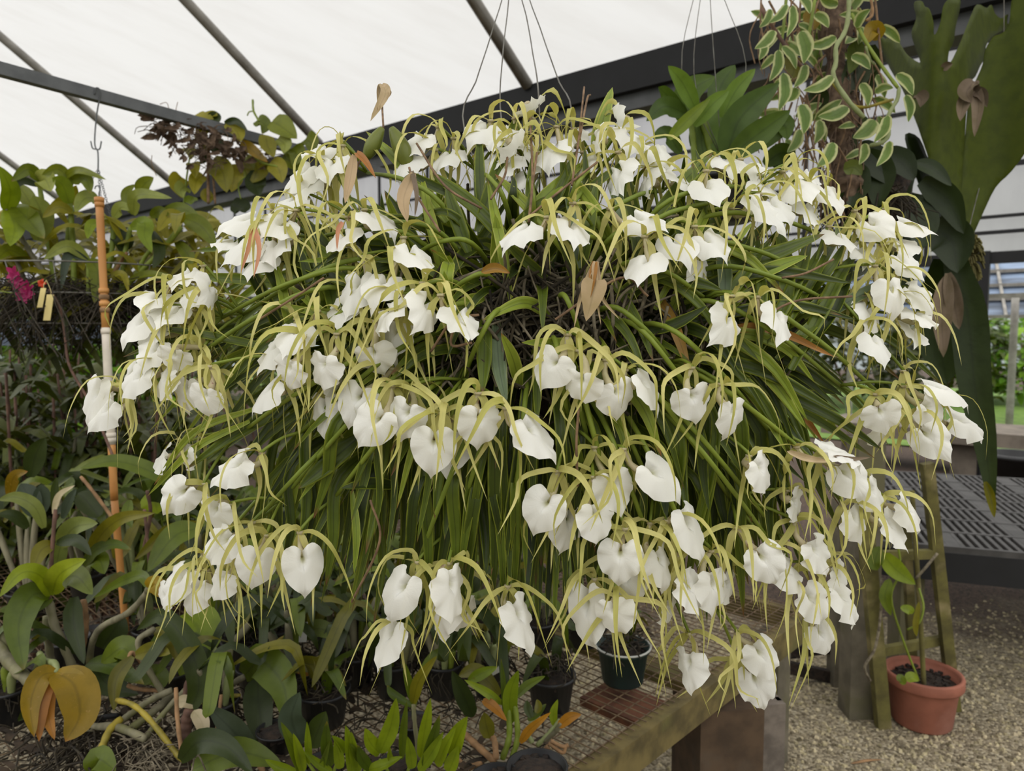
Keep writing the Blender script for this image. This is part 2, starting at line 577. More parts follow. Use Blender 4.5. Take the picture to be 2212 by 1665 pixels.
mb = MB()
g = G0 + Z * 0.06
g = g - RAF * .1
quad(mb, g - AU * 5, g + AU * 34, g + AU * 34 + RAF * 5.2, g - AU * 5 + RAF * 8.2, 10, 6)
struct(mb, 'ceiling', M['film'], 'white translucent plastic film stretched over the roof pipes', True)
mb = MB()
gc = G0 + AV * 0.09
mb.beam(gc - AU * 5 - Z * 0.10, gc + AU * 34 - Z * 0.10, 0.18, 0.21)
struct(mb, 'trim_1', M['gutter'], 'long black roof gutter rising towards the staghorn fern')
mb = MB()
mb.beam(gc - AU * 5 - Z * 0.255 + AV * 0.05, gc + AU * 34 - Z * 0.255 + AV * 0.05, 0.16, 0.10)
struct(mb, 'trim_2', M['gutterlip'], 'grey ledge along the underside of the black gutter')
for i, (s, lb) in enumerate(((0.0, 'steel roof pipe that meets the gutter above the middle of the white orchid'),
                             (2.45, 'steel roof pipe that meets the gutter beside the rail vine'),
                             (5.3, 'steel roof pipe passing behind the rail with the hook'),
                             (8.3, 'short length of steel roof pipe above the hanging orchid basket'),
                             (-2.7, 'steel roof pipe above the staghorn fern'))):
    mb = MB()
    a = G0 + AU * s
    mb.tube([a, a + RAF * 8], 0.042, n=10)
    struct(mb, 'trim_%d' % (i + 3), M['steel'], lb, True)
# the square rail that carries the hook and the vine
ra, rb = P(205, 205, 2.62), P(560, 300, 3.22)
rb.z = ra.z
rd = (rb - ra).normalized()
mb = MB()
mb.beam(ra - rd * 1.2, ra + rd * 2.0, 0.036, 0.042)
struct(mb, 'trim_8', M['darkrail'], 'dark square steel rail crossing under the roof, vine grown over its far end')

# rail overhead that the big orchid hangs from
mb = MB()
hz = P(1110, -60, 1.45)
hz.z = 2.47
mb.beam(hz - AV * 4.5, hz + AV * .35, 0.036, 0.042)
struct(mb, 'trim_17', M['darkrail'], 'dark square steel rail above the white orchid that carries its wires')

# far wall: white film panels in dark frames, open below
WD = 9.0
mb = MB()
wb = AV * WD
quad(mb, wb - AU * 9 + Z * 2.3, wb + AU * 40 + Z * 2.3, wb + AU * 40 + Z * 5.35, wb - AU * 9 + Z * 5.35, 20, 4)
struct(mb, 'wall_back', M['wallfilm'], 'white film panels of the far wall')
mb = MB()
wf = wb - AV * 0.05
for z, h in ((2.28, 0.12), (2.54, 0.035), (2.70, 0.03), (3.22, 0.05), (3.9, 0.04), (4.5, 0.05), (5.0, 0.05)):
    mb.beam(wf - AU * 9 + Z * z, wf + AU * 40 + Z * z, 0.05, h)
for k in range(-6, 30):
    mb.beam(wf + AU * (k * 1.3 + 0.28) + Z * 2.3, wf + AU * (k * 1.3 + 0.28) + Z * 5.35, 0.04, 0.04, AV)
struct(mb, 'trim_9', M['gutter'], 'dark frame bars across the white far wall')
for i, (s, lb) in enumerate(((1.04, 'dark post under the far wall behind the staghorn fern'), (8.5, 'dark post under the far wall behind the orchid crown'), (5.0, 'dark post under the far wall behind the orchid centre'))):
    mb = MB()
    mb.beam(wf + AU * s, wf + AU * s + Z * 2.35, 0.1, 0.1, AV)
    struct(mb, 'trim_%d' % (10 + i), M['gutter'], lb)

# neighbouring sheds seen under the far wall
mb = MB()
q = AV * 13
quad(mb, q - AU * 12 + Z * 1.75, q + AU * 22 + Z * 1.75, q + AU * 22 + AV * 1.2 + Z * 2.75, q - AU * 12 + AV * 1.2 + Z * 2.75)
struct(mb, 'roof_slab', M['bluepanel'], 'blue grey sheet roof of the neighbouring shed')
mb = MB()
for t in (0.0, .28, .5, .74, 1.0):
    a_ = q + AV * (1.2 * t - .06) + Z * (1.75 + t)
    mb.beam(a_ - AU * 12, a_ + AU * 22, .05, .05)
for k in range(-9, 18):
    mb.beam(q - AV * .06 + AU * (k * 1.2) + Z * 1.75, q + AV * 1.14 + AU * (k * 1.2 + .3) + Z * 2.75, .04, .04)
mb.beam(q - AV * .5 - AU * 12 + Z * 2.1, q - AV * .5 + AU * 22 + Z * 1.95, .06, .06)
struct(mb, 'trim_16', M['steel'], 'grey battens and pipes over the neighbouring shed roof')
for k, (s0, lb) in enumerate(((1.05, 'grey pole of the shed outside, nearest the lawn edge'), (3.2, 'grey pole of the shed outside, beyond the orchid'), (10, 'grey pole of the shed outside, beyond the hanging basket'))):
    mb = MB()
    mb.tube([AV * 12.4 + AU * s0, AV * 12.4 + AU * s0 + Z * 2.0], 0.05, n=10)
    struct(mb, 'trim_%d' % (13 + k), M['steel'], lb, True)


def shrub(loc, r, h, n, name, label, mat, lsize, seed, base=0.0):
    rr = random.Random(seed)
    root = empty(name, loc, label, 'shrub', 'bushes beyond the far wall')
    mb = MB()
    for i in range(n):
        a, e = rr.uniform(0, 6.283), rr.uniform(-0.55, 1.0)
        q = rr.uniform(0.6, 1.0)
        p = loc + V((math.cos(a) * r * q * math.sqrt(max(0.05, 1 - e * e * 0.8)), math.sin(a) * r * q * math.sqrt(max(0.05, 1 - e * e * 0.8)), h * (0.36 + 0.6 * e * q)))
        d = V((math.cos(a) + rr.uniform(-.6, .6), math.sin(a) + rr.uniform(-.6, .6), rr.uniform(-.5, .7))).normalized()
        L_ = lsize * rr.uniform(0.7, 1.3)
        mb.leaf([p, p + d * L_ * .5 + Z * .01, p + d * L_ - Z * L_ * .25], L_ * .45, N=V((rr.uniform(-.5, .5), rr.uniform(-.9, 0), 1)), seg=4, na=1)
    mb.build('foliage', mat, root, kind='stuff')
    mb = MB()
    for i in range(5):
        a = rr.uniform(0, 6.28)
        mb.tube([loc, loc + V((math.cos(a) * r * .25, math.sin(a) * r * .25, h * .4)), loc + V((math.cos(a) * r * .5, math.sin(a) * r * .5, h * .8))], 0.025, n=5)
    mb.build('stem', M['dcane'], root)
    return root


for i, (x, d, r, h, lb, mk) in enumerate((
        (2235, 15.5, 1.5, 2.3, 'bright green bush beyond the lawn, furthest from the orchid', 'hedge'),
        (2040, 16.0, 1.5, 2.3, 'green bush beyond the lawn behind the hanging staghorn fronds', 'gl'),
        (1840, 15.5, 1.5, 2.4, 'dark bush beyond the lawn behind the right hand flowers', 'under'),
        (1600, 15.0, 1.6, 2.3, 'dark bush outside behind the right side of the white orchid', 'under'),
        (1250, 14.0, 1.7, 2.3, 'dark bush outside behind the middle of the white orchid', 'under'),
        (-40, 8.6, 1.2, 2.0, 'bush outside at the picture edge below the hanging basket', 'gl'),
        (110, 11.2, 1.2, 2.2, 'sunlit bush outside seen left of the thin blue grey post', 'hedge'),
        (215, 9.0, 1.0, 2.0, 'sunlit bush outside seen between the blue grey post and the pole', 'hedge'),
        (420, 10.5, 1.4, 2.2, 'bush outside behind the left hand flower bunches', 'gl'))):
    q_ = P(x, 800, d); q_.z = 0
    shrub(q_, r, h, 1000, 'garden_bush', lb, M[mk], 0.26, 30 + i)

# ---------------------------------------------------------------- gravel
mb = MB()
rg = random.Random(3)
for i in range(12000):
    x, y = rg.uniform(0.1, 2.9), rg.uniform(1.75, 4.0)
    if y > 3.2 and rg.random() < (y - 3.2) * 1.3: continue
    s = rg.uniform(0.004, 0.0095)
    a = rg.uniform(0, 6.28)
    ca, sa = math.cos(a) * s, math.sin(a) * s
    f = rg.uniform(.6, 1)
    b = len(mb.v)
    for (p, q_, z_) in ((-1, -.8, 0), (1, -.7, 0), (.9, .8, 0), (-.8, .9, 0), (-.6, -.4, .9), (.5, -.5, 1.1), (.6, .5, .8), (-.5, .5, 1.0)):
        p *= rg.uniform(.8, 1.2)
        q_ *= f
        mb.v.append(V((x + p * ca - q_ * sa, y + p * sa + q_ * ca, z_ * s * .8)))
        mb.uv.append((.5, .5))
    for fc in ((0, 1, 5, 4), (1, 2, 6, 5), (2, 3, 7, 6), (3, 0, 4, 7), (4, 5, 6, 7)):
        mb.f.append(tuple(b + t for t in fc))
        mb.mi.append(0)
tag(mb.build('gravel', M['stone'], smooth=False), 'loose beige and grey gravel stones round the terracotta pot', 'gravel', kind='stuff')

# dry stick lying on the gravel
mb = MB()
a = PZ(1838, 1648, 0.008); b = PZ(1908, 1640, 0.008)
mb.leaf([a, a.lerp(b, .5) + Z * .006, b], 0.013, N=Z, prof='oval', seg=10, fold=-.3, thick=.5)
tag(mb.build('dry_leaf', M['tancane']), 'dry tan leaf lying on the gravel below the terracotta pot', 'leaf')

# ---------------------------------------------------------------- wire bench
BZ = 0.55
E0, E1 = PZ(1262, 1665, BZ), PZ(1600, 1424, BZ)
EV = (E1 - E0).normalized()
EU = V((-EV.y, EV.x, 0))
bench = empty('wire_bench', E0, 'low wooden framed wire mesh bench carrying the potted orchids', 'bench')
mb = MB()
mb.beam(E0 - EV * 0.9 - Z * 0.035 - EU * .0, E0 + EV * 1.25 - Z * 0.035, 0.042, 0.085)
mb.build('side_rail', M['wood'], bench, smooth=False)
for k in (-0.9, 1.25):
    mb = MB()
    mb.beam(E0 + EV * k - Z * .045, E0 + EV * k + EU * 3.6 - Z * .045, 0.042, 0.07)
    mb.build('cross_rail', M['wood'], bench, smooth=False)
mb = MB()
mb.beam(E0 + EV * .62 - Z * .06, E0 + EV * .62 + EU * 3.6 - Z * .06, 0.09, 0.03)
mb.build('cross_rail', M['wood'], bench, smooth=False)
for i_, j_ in ((-.8, .1), (-.8, 3.4), (1.15, 3.4), (1.18, .1), (.2, 1.8)):
    mb = MB()
    p = E0 + EV * i_ + EU * j_
    p.z = .23
    mb.box(p, EV * .05, EU * .05, Z * .23)
    mb.build('leg', M['greywood'], bench, smooth=False)
mb = MB()
W_, n_ = 3.6, 0
k = 0.02
while k < W_:
    a = E0 + EU * k + Z * .01
    mb.beam(a - EV * .9, a + EV * 1.25, 0.0022, 0.0022)
    k += 0.05
k = -0.9
while k < 1.25:
    a = E0 + EV * k + Z * .012
    mb.beam(a, a + EU * W_, 0.0022, 0.0022)
    k += 0.026
mb.build('wire_mesh', M['rustwire'], bench, smooth=False)
# board lying under the mesh
mb = MB()
a, b = PZ(1290, 1518, BZ - .03), PZ(1420, 1545, BZ - .03)
mb.box(PZ(1352, 1522, BZ - .035), EV * .07, EU * .10, Z * .012)
board = mb.build('brown_board', mat_rough('rusty_board', (120, 76, 52), (84, 54, 40), 20, .9, .3), smooth=False)
tag(board, 'rusty brown board showing through the mesh under the hanging flowers', 'board')

# block legs under the bench rail
mb = MB()
c = PZ(1568, 1600, 0.225)
sc_ = 2.02 / c.y
c = V((0.6, 2.03, 0.225))
ax = V((.985, .17, 0)); ay = V((-.17, .985, 0))
mb.box(c, ax * .095, ay * .1, Z * .225)
blk = mb.build('concrete_block', M['block'], smooth=False)
tag(blk, 'brown stained concrete block standing under the bench rail', 'block')
mb = MB()
c2 = c + ax * .13 + ay * .03
mb.box(c2 + ay * .1, ax * .036, ay * .02, Z * .225)
mb.box(c2 - ay * .1, ax * .036, ay * .02, Z * .225)
mb.box(c2 + ax * .03, ax * .008, ay * .1, Z * .225)
mb.box(c2 - ax * .028, ax * .008, ay * .1, Z * .225)
tag(mb.build('hollow_block', M['blocktop'], smooth=False), 'grey hollow block beside the brown concrete block', 'block')

# concrete post behind the flowers
mb = MB()
pb = PZ(1850, 1540, 0.0)
mb.box(pb + Z * .55, V((.052, 0, 0)), V((0, .05, 0)), Z * .55)
tag(mb.build('concrete_post', M['greywood'], smooth=False), 'grey square post standing in the gravel beside the wooden stakes', 'post')
mb = MB()
pb2 = PZ(1808, 1475, 0.0)
mb.box(pb2 + Z * .4, V((.03, 0, 0)), V((0, .04, 0)), Z * .4)
tag(mb.build('low_post', M['greywood'], smooth=False), 'shorter grey post just behind the square post', 'post')
for k_, (x0, y0, x1, y1) in enumerate(((1690, 1410, 1800, 1395), (1700, 1440, 1815, 1465))):
    mb = MB()
    d_ = 3.1
    mb.beam(P(x0, y0, d_), P(x1, y1, d_), .03, .05)
    tag(mb.build('timber_rail', M['soil'], smooth=False), ['upper dark timber rail behind the lower flowers', 'lower dark timber rail behind the lower flowers'][k_], 'rail', 'dark timber rails')

# black grating bench behind the stakes
GZ = 0.6
ga = PZ(2030, 1186, GZ)
gb = PZ(2212, 1202, GZ)
gu = (ga - gb).normalized(); gv = V((gu.y, -gu.x, 0))
if gv.y < 0: gv = -gv
gbn = empty('grating_bench', ga, 'black slotted plastic grating bench beyond the wooden stakes', 'bench')
mb = MB()
gl_ = 1.75
o0 = ga + gu * .25
k = 0
while k < 2.6:
    a = o0 - gu * k
    mb.beam(a, a + gv * gl_, .016 if (round(k / .034) % 9) else .05, .03)
    k += .034
for j in range(8):
    a = o0 + gv * (j * gl_ / 7)
    mb.beam(a + Z * .001, a - gu * 2.6 + Z * .001, .022, .032)
mb.build('grating', M['grating'], gbn, smooth=False)
mb = MB()
mb.beam(o0 - Z * .07, o0 - gu * 2.6 - Z * .07, .03, .12)
mb.build('front_rail', M['gutter'], gbn, smooth=False)
mb = MB()
mb.beam(o0 + gv * gl_ - Z * .07, o0 + gv * gl_ - gu * 2.6 - Z * .07, .03, .12)
mb.build('back_rail', M['gutter'], gbn, smooth=False)
for (i, j) in ((.15, .1), (2.4, .1), (.15, gl_ - .1), (2.4, gl_ - .1)):
    mb = MB()
    p = o0 - gu * i + gv * j
    p.z = .27
    mb.box(p, V((.05, 0, 0)), V((0, .05, 0)), Z * .27)
    mb.build('leg', M['greywood'], gbn, smooth=False)

# concrete slab bench far right
sl = empty('slab_bench', P(2140, 960, 7.6), 'pale concrete slab on block supports far behind the grating bench', 'bench')
mb = MB()
c = P(2140, 938, 7.7)
mb.box(c, AU * 1.6, AV * .5, Z * .07)
mb.build('slab', M['concrete'], sl, smooth=False)
for k in (-1.3, 0.2, 1.3):
    mb = MB()
    p = c + AU * k
    h = (c.z - .07) / 2
    p.z = h
    mb.box(p, AU * .12, AV * .3, Z * h)
    mb.build('support', M['concrete'], sl, smooth=False)
mb = MB()
p = P(2195, 985, 6.6); p.z = 0
mb.lathe(p, [(.0, 0), (.2, 0), (.26, .36), (.28, .36), (.28, .4), (.24, .4), (.2, .3), (0, .3)])
tag(mb.build('black_tub', M['blackpot']), 'round black plastic tub in the shade below the concrete slab', 'tub')

# ---------------------------------------------------------------- terracotta pot, stakes, climbing vine
pd = 2.70
pc = PZ(1990, 1560, 0.0)
tp = empty('terracotta_pot', pc, 'large terracotta pot of dark bark standing in the gravel, vine stakes rising behind', 'pot')
mb = MB()
H_ = .205
mb.lathe(pc, [(0, .004), (.098, .004), (.105, .012), (.122, H_ - .045), (.124, H_ - .042), (.136, H_ - .042), (.139, H_ - .036), (.139, H_ - .006), (.136, H_), (.126, H_), (.122, H_ - .01), (.118, H_ - .05), (0, H_ - .05)], 40)
mb.build('pot_body', M['terracotta'], tp)
mb = MB()
mb.lathe(pc + Z * (H_ - .04), [(0, .012), (.06, .01), (.12, -.004)], 30)
rr = random.Random(4)
for i in range(90):
    a, q = rr.uniform(0, 6.28), rr.uniform(0, .11)
    p = pc + V((math.cos(a) * q, math.sin(a) * q, H_ - .03))
    mb.box(p, V((rr.uniform(.004, .011), rr.uniform(-.004, .004), rr.uniform(-.004, .004))), V((rr.uniform(-.003, .003), rr.uniform(.004, .008), 0)), V((0, 0, .004)))
mb.build('bark', M['soil'], tp, smooth=False)

tr_ = empty('stake_trellis', PZ(1908, 1560, 0), 'mossy wooden stakes with rungs leaning behind the terracotta pot', 'trellis')
for x0, y0, d0, x1, y1, d1, w_, nm in (
        (1908, 1560, 2.74, 1868, 1120, 2.62, .05, 'stake'), (2062, 1522, 2.86, 2002, 1000, 2.70, .042, 'stake'),
        (1975, 1480, 2.98, 1955, 1090, 2.8, .032, 'stake'),
        (1895, 1408, 2.75, 2045, 1380, 2.85, .034, 'rung'), (1885, 1200, 2.68, 2022, 1196, 2.76, .034, 'rung')):
    mb = MB()
    a, b = P(x0, y0, d0), P(x1, y1, d1)
    if nm == 'stake' and a.z < .12: a.z = .0
    mb.beam(a, b, w_, w_ * .7, V((0, 1, 0)))
    mb.build(nm, M['stakewood'], tr_, smooth=False)

cl = empty('climbing_vine', pc + Z * (H_ - .04), 'thin leafy vine climbing a cane out of the terracotta pot', 'vine')
mb = MB()
mb.tube([P(1996, 1488, 2.72), P(1988, 1330, 2.7), P(1978, 1180, 2.68), P(1970, 1060, 2.66)], .009)
mb.build('cane', M['stakewood'], cl)
for pts, r in (([(1985, 1470, 2.68), (1950, 1380, 2.66), (1925, 1290, 2.62), (1945, 1230, 2.6), (1935, 1150, 2.58)], .004),
               ([(1978, 1250, 2.64), (2000, 1225, 2.62), (2025, 1195, 2.62)], .005),
               ([(1960, 1360, 2.62), (1985, 1345, 2.6), (1995, 1310, 2.6), (1985, 1270, 2.62)], .004),
               ([(1880, 1470, 2.66), (1868, 1440, 2.64), (1890, 1400, 2.64), (1902, 1330, 2.64), (1905, 1250, 2.62)], .005)):
    mb = MB()
    mb.tube([P(*p) for p in pts], r)
    mb.build('tendril', M['root' if r > .0045 else 'gstem'], cl)
for pts, w_, mk in (([(1905, 1195), (1935, 1230), (1978, 1262)], 40, 'gx'), ([(1900, 1180), (1890, 1215), (1895, 1232)], 30, 'gl'), ([(1922, 1250), (1912, 1290), (1925, 1330)], 24, 'gl'),
                    ([(1945, 1312), (1965, 1318), (1972, 1325)], 20, 'gx'), ([(1958, 1470), (1970, 1462), (1985, 1470)], 22, 'gx'), ([(1955, 1478), (1945, 1465), (1938, 1470)], 18, 'gl'),
                    ([(1985, 1300), (1978, 1350), (1980, 1375)], 12, 'go')):
    mb = MB()
    mb.leaf([P(x, y, 2.58) for x, y in pts], w_ / FPX * 2.6, prof='oval')
    mb.build('leaf', M[mk], cl)

# ================================================================ potted orchids and hanging plants around it
def traced(root, leaves, d0=None, prof='lance', fold=.25, name='leaf', fac=1.12):
    """leaves: (pixel points from root to tip, width px, material, depth at root, depth at tip)"""
    for L_ in leaves:
        pts, w_, mk, da, db = L_[:5]
        pr = L_[5] if len(L_) > 5 else prof
        n = len(pts) - 1
        q = [P(x, y, da + (db - da) * i / n) for i, (x, y) in enumerate(pts)]
        mb = MB()
        mb.leaf(q, w_ / FPX * (da + db) / 2 * fac, prof=pr, seg=14, na=2, fold=fold, roll=R(-.25, .25))
        mb.build(name, M[mk], root)


def canes(root, lst, name='cane'):
    for pts, w_, mk, da, db in lst:
        n = len(pts) - 1
        q = [P(x, y, da + (db - da) * i / n) for i, (x, y) in enumerate(pts)]
        r = w_ / FPX * (da + db) / 4
        mb = MB()
        kn = max(2, len(pts) + 1)
        mb.tube(q, lambda t: r * (.82 + .18 * abs(math.sin(t * math.pi * kn)) + .0), n=9, seg=18)
        mb.build(name, M[mk], root)


def pot(root, c, r, h, mk='blackpot', fill=True):
    mb = MB()
    mb.lathe(c, [(0, .001), (r * .76, .001), (r * .78, .004), (r * .96, h * .9), (r * 1.04, h * .9), (r * 1.05, h), (r * .97, h), (r * .9, h * .8), (r * .2, h * .8), (0, h * .8)], 24)
    mb.build('pot', M[mk], root)
    if fill:
        rr = random.Random(int(c.x * 1000))
        mb = MB()
        mb.lathe(c + Z * (h * .81), [(0, .012), (r * .5, .01), (r * .9, 0)], 16)
        for i in range(40):
            a, q = rr.uniform(0, 6.28), rr.uniform(0, r * .85)
            p = c + V((math.cos(a) * q, math.sin(a) * q, h * .83))
            mb.box(p, V((rr.uniform(.004, .01), rr.uniform(-.004, .004), rr.uniform(-.004, .004))), V((rr.uniform(-.003, .003), rr.uniform(.004, .008), 0)), V((0, 0, .004)))
        mb.build('bark', M['soil'], root, smooth=False)


def roots(root, c, n, spread, length, mk='root', up=0.0, name='roots', r=.0016, seed=1, kind='stuff'):
    rr = random.Random(seed)
    mb = MB()
    for i in range(n):
        a = rr.uniform(0, 6.28)
        b = c + V((math.cos(a) * spread * rr.random(), math.sin(a) * spread * rr.random(), rr.uniform(-.01, .03)))
        e = b + V((rr.uniform(-1, 1) * spread, rr.uniform(-1, 1) * spread, -length * rr.uniform(.3, 1) + up))
        m_ = b.lerp(e, .5) + V((rr.uniform(-.03, .03), rr.uniform(-.03, .03), rr.uniform(0, .03)))
        mb.tube([b, m_, e], r * rr.uniform(.6, 1.5), n=5, seg=7, caps=False)
    mb.build(name, M[mk], root, kind=kind)


def bench_pt(x, y):
    return PZ(x, y, BZ + .014)


# ---- bright leaved cane orchid, front left
b = bench_pt(150, 1440)
p_ = empty('potted_orchid', b, 'tall caned orchid with broad bright green leaves standing left on the bench', 'potted orchid', 'potted orchids on the wire bench')
pot(p_, b, .055, .085)
canes(p_, [([(120, 1100), (112, 1200), (108, 1300)], 9, 'dcane', 1.80, 1.78), ([(106, 1300), (118, 1350), (140, 1400), (160, 1450)], 19, 'cane', 1.78, 1.80), ([(100, 1330), (105, 1390), (112, 1440)], 17, 'cane', 1.84, 1.84),
           ([(180, 1295), (185, 1350), (178, 1400)], 14, 'tancane', 1.85, 1.85)])
traced(p_, [([(110, 1288), (88, 1244), (45, 1238), (-2, 1290)], 34, 'gb', 1.78, 1.66), ([(100, 1280), (66, 1290), (40, 1355), (52, 1450)], 56, 'gl', 1.78, 1.64, 'strap'), ([(113, 1280), (130, 1240), (186, 1208)], 44, 'gb', 1.78, 1.70),
            ([(113, 1292), (60, 1312), (-5, 1318)], 34, 'gl', 1.78, 1.72), ([(116, 1174), (88, 1190), (71, 1234)], 30, 'go', 1.80, 1.74), ([(122, 1172), (165, 1168), (198, 1200)], 24, 'gd', 1.80, 1.76),
            ([(190, 1215), (215, 1160), (262, 1120), (335, 1108)], 30, 'go', 1.9, 1.75), ([(182, 1222), (205, 1190), (245, 1176), (284, 1187)], 24, 'gl', 1.9, 1.8), ([(192, 1212), (215, 1210), (226, 1240)], 38, 'gl', 1.9, 1.85),
            ([(130, 1180), (160, 1140), (212, 1130)], 40, 'gp', 1.86, 1.8), ([(128, 1255), (165, 1245), (200, 1284)], 44, 'gp', 1.82, 1.74), ([(160, 1290), (160, 1350), (182, 1435)], 34, 'gd', 1.82, 1.74, 'strap'),
            ([(120, 1230), (128, 1190), (140, 1160)], 30, 'gp', 1.86, 1.86)])
# ---- arching grey cane plant
b = bench_pt(205, 1420)
p_ = empty('potted_orchid', b, 'orchid with one long grey cane arching towards the lowest left hand flowers', 'potted orchid', 'potted orchids on the wire bench')
pot(p_, b, .05, .08)
canes(p_, [([(192, 1435), (200, 1385), (222, 1352), (275, 1325), (312, 1288), (322, 1270)], 15, 'cane', 1.82, 1.62)])
traced(p_, [([(322, 1270), (305, 1244), (262, 1256), (200, 1292)], 22, 'gl', 1.62, 1.75), ([(322, 1272), (335, 1262), (345, 1290)], 34, 'gy', 1.62, 1.6), ([(220, 1400), (250, 1355), (268, 1330)], 50, 'gd', 1.9, 1.92, 'strap')])
# ---- yellowing drooping plant
b = bench_pt(70, 1500)
p_ = empty('potted_orchid', b, 'orchid with drooping yellow ochre leaves over the bare mesh corner', 'potted orchid', 'potted orchids on the wire bench')
pot(p_, b, .05, .07)
canes(p_, [([(60, 1490), (84, 1430), (86, 1412), (92, 1426), (118, 1432), (122, 1452)], 14, 'pstem', 1.75, 1.6), ([(-10, 1390), (30, 1440), (75, 1478)], 28, 'cane', 1.72, 1.64), ([(3, 1360), (12, 1400), (20, 1420)], 20, 'cane', 1.74, 1.72)])
traced(p_, [([(121, 1452), (88, 1462), (66, 1520), (74, 1592)], 40, 'gy', 1.6, 1.52), ([(122, 1452), (160, 1480), (172, 1545), (141, 1602)], 74, 'gy', 1.6, 1.5), ([(119, 1456), (92, 1505), (84, 1602)], 30, 'gor', 1.6, 1.53),
            ([(124, 1450), (165, 1472), (184, 1520)], 34, 'gy', 1.6, 1.56), ([(110, 1478), (70, 1525), (38, 1558)], 28, 'gd', 1.62, 1.56), ([(116, 1470), (105, 1540), (118, 1598)], 22, 'gor', 1.6, 1.53)])
# ---- centre left plant with dark arching leaf
b = bench_pt(380, 1500)
p_ = empty('potted_orchid', b, 'orchid with a dark arching leaf and pale bract, behind the yellow bent stem', 'potted orchid', 'potted orchids on the wire bench')
pot(p_, b, .055, .07)
canes(p_, [([(380, 1545), (300, 1400), (332, 1358)], 14, 'cane', 1.70, 1.68), ([(405, 1600), (402, 1560), (412, 1530)], 26, 'dcane', 1.6, 1.6), ([(355, 1500), (290, 1412), (275, 1440)], 10, 'tancane', 1.75, 1.7)])
traced(p_, [([(408, 1540), (430, 1480), (410, 1400), (350, 1330), (294, 1362)], 44, 'gd', 1.6, 1.62), ([(287, 1418), (252, 1465), (246, 1536)], 28, 'go', 1.68, 1.62), ([(293, 1414), (335, 1404), (368, 1412)], 32, 'go', 1.68, 1.62),
            ([(334, 1360), (372, 1380), (386, 1432)], 30, 'go', 1.7, 1.66), ([(285, 1420), (262, 1400), (218, 1432)], 48, 'gl', 1.72, 1.74), ([(190, 1432), (240, 1438), (312, 1478)], 40, 'gl', 1.78, 1.66), ([(200, 1430), (230, 1475), (300, 1500)], 44, 'gd', 1.8, 1.72),
            ([(400, 1325), (430, 1370), (388, 1460)], 84, 'gx', 1.9, 1.8, 'strap'), ([(418, 1535), (436, 1560), (442, 1602)], 28, 'cream', 1.58, 1.55, 'oval'), ([(380, 1520), (400, 1515), (418, 1530)], 24, 'cream', 1.6, 1.6, 'oval'), ([(300, 1450), (340, 1465), (350, 1490)], 44, 'gl', 1.76, 1.7)])
# ---- loose canes lying across the bench
b = bench_pt(300, 1590)
p_ = empty('sprawling_orchid', b, 'sprawling orchid with bare yellow and grey stems lying over the bench front', 'orchid', 'potted orchids on the wire bench')
canes(p_, [([(252, 1512), (290, 1524), (330, 1562), (385, 1632), (398, 1640)], 13, 'ycane', 1.6, 1.5), ([(262, 1552), (238, 1575), (222, 1610), (208, 1645)], 17, 'ycane', 1.6, 1.52), ([(180, 1572), (250, 1570), (315, 1596)], 18, 'cane', 1.62, 1.55),
           ([(255, 1562), (320, 1515), (372, 1490)], 15, 'cane', 1.63, 1.66), ([(312, 1598), (350, 1545), (400, 1490), (430, 1470)], 13, 'cane', 1.6, 1.7), ([(275, 1580), (340, 1530), (375, 1500)], 18, 'cane', 1.62, 1.7), ([(425, 1500), (470, 1430), (538, 1348)], 17, 'cane', 1.72, 1.85),
           ([(395, 1640), (384, 1560), (380, 1485)], 10, 'tancane', 1.5, 1.56), ([(398, 1510), (408, 1470), (425, 1455)], 15, 'dcane', 1.66, 1.68), ([(435, 1520), (470, 1505), (520, 1502)], 9, 'ycane', 1.66, 1.68), ([(463, 1600), (472, 1550), (478, 1500)], 8, 'tancane', 1.58, 1.62),
           ([(0, 1462), (60, 1450), (170, 1545), (255, 1545)], 12, 'gutter', 1.74, 1.68), ([(275, 1480), (300, 1488), (360, 1492)], 10, 'tancane', 1.72, 1.72)])
roots(p_, P(190, 1600, 1.6), 120, .13, .1, 'darkroot', seed=3)
roots(p_, P(330, 1620, 1.55), 80, .1, .08, 'root', seed=4, name='white_roots', r=.0013)
# ---- big drooping leaves, centre
b = bench_pt(560, 1500)
p_ = empty('potted_orchid', b, 'orchid with broad drooping olive leaves beside the open black pot', 'potted orchid', 'potted orchids on the wire bench')
pot(p_, b, .055, .08)
canes(p_, [([(530, 1460), (480, 1490), (440, 1520)], 15, 'cane', 1.78, 1.72), ([(548, 1440), (580, 1400), (618, 1376)], 13, 'ycane', 1.76, 1.86)])
traced(p_, [([(528, 1458), (565, 1428), (612, 1480), (622, 1565)], 66, 'gl', 1.75, 1.6, 'strap'), ([(556, 1462), (560, 1530), (575, 1628)], 56, 'gd', 1.72, 1.6, 'oval'), ([(608, 1455), (655, 1434), (715, 1448), (748, 1482)], 30, 'go', 1.8, 1.7),
            ([(640, 1448), (690, 1462), (697, 1535)], 20, 'gor', 1.8, 1.74), ([(637, 1376), (690, 1358), (735, 1384)], 36, 'gp', 1.9, 1.8), ([(632, 1372), (680, 1322), (725, 1285)], 46, 'go', 1.9, 1.92), ([(558, 1358), (578, 1338), (602, 1318)], 30, 'gu', 1.86, 1.82), ([(600, 1440), (602, 1410), (625, 1370)], 30, 'gl', 1.84, 1.86)])
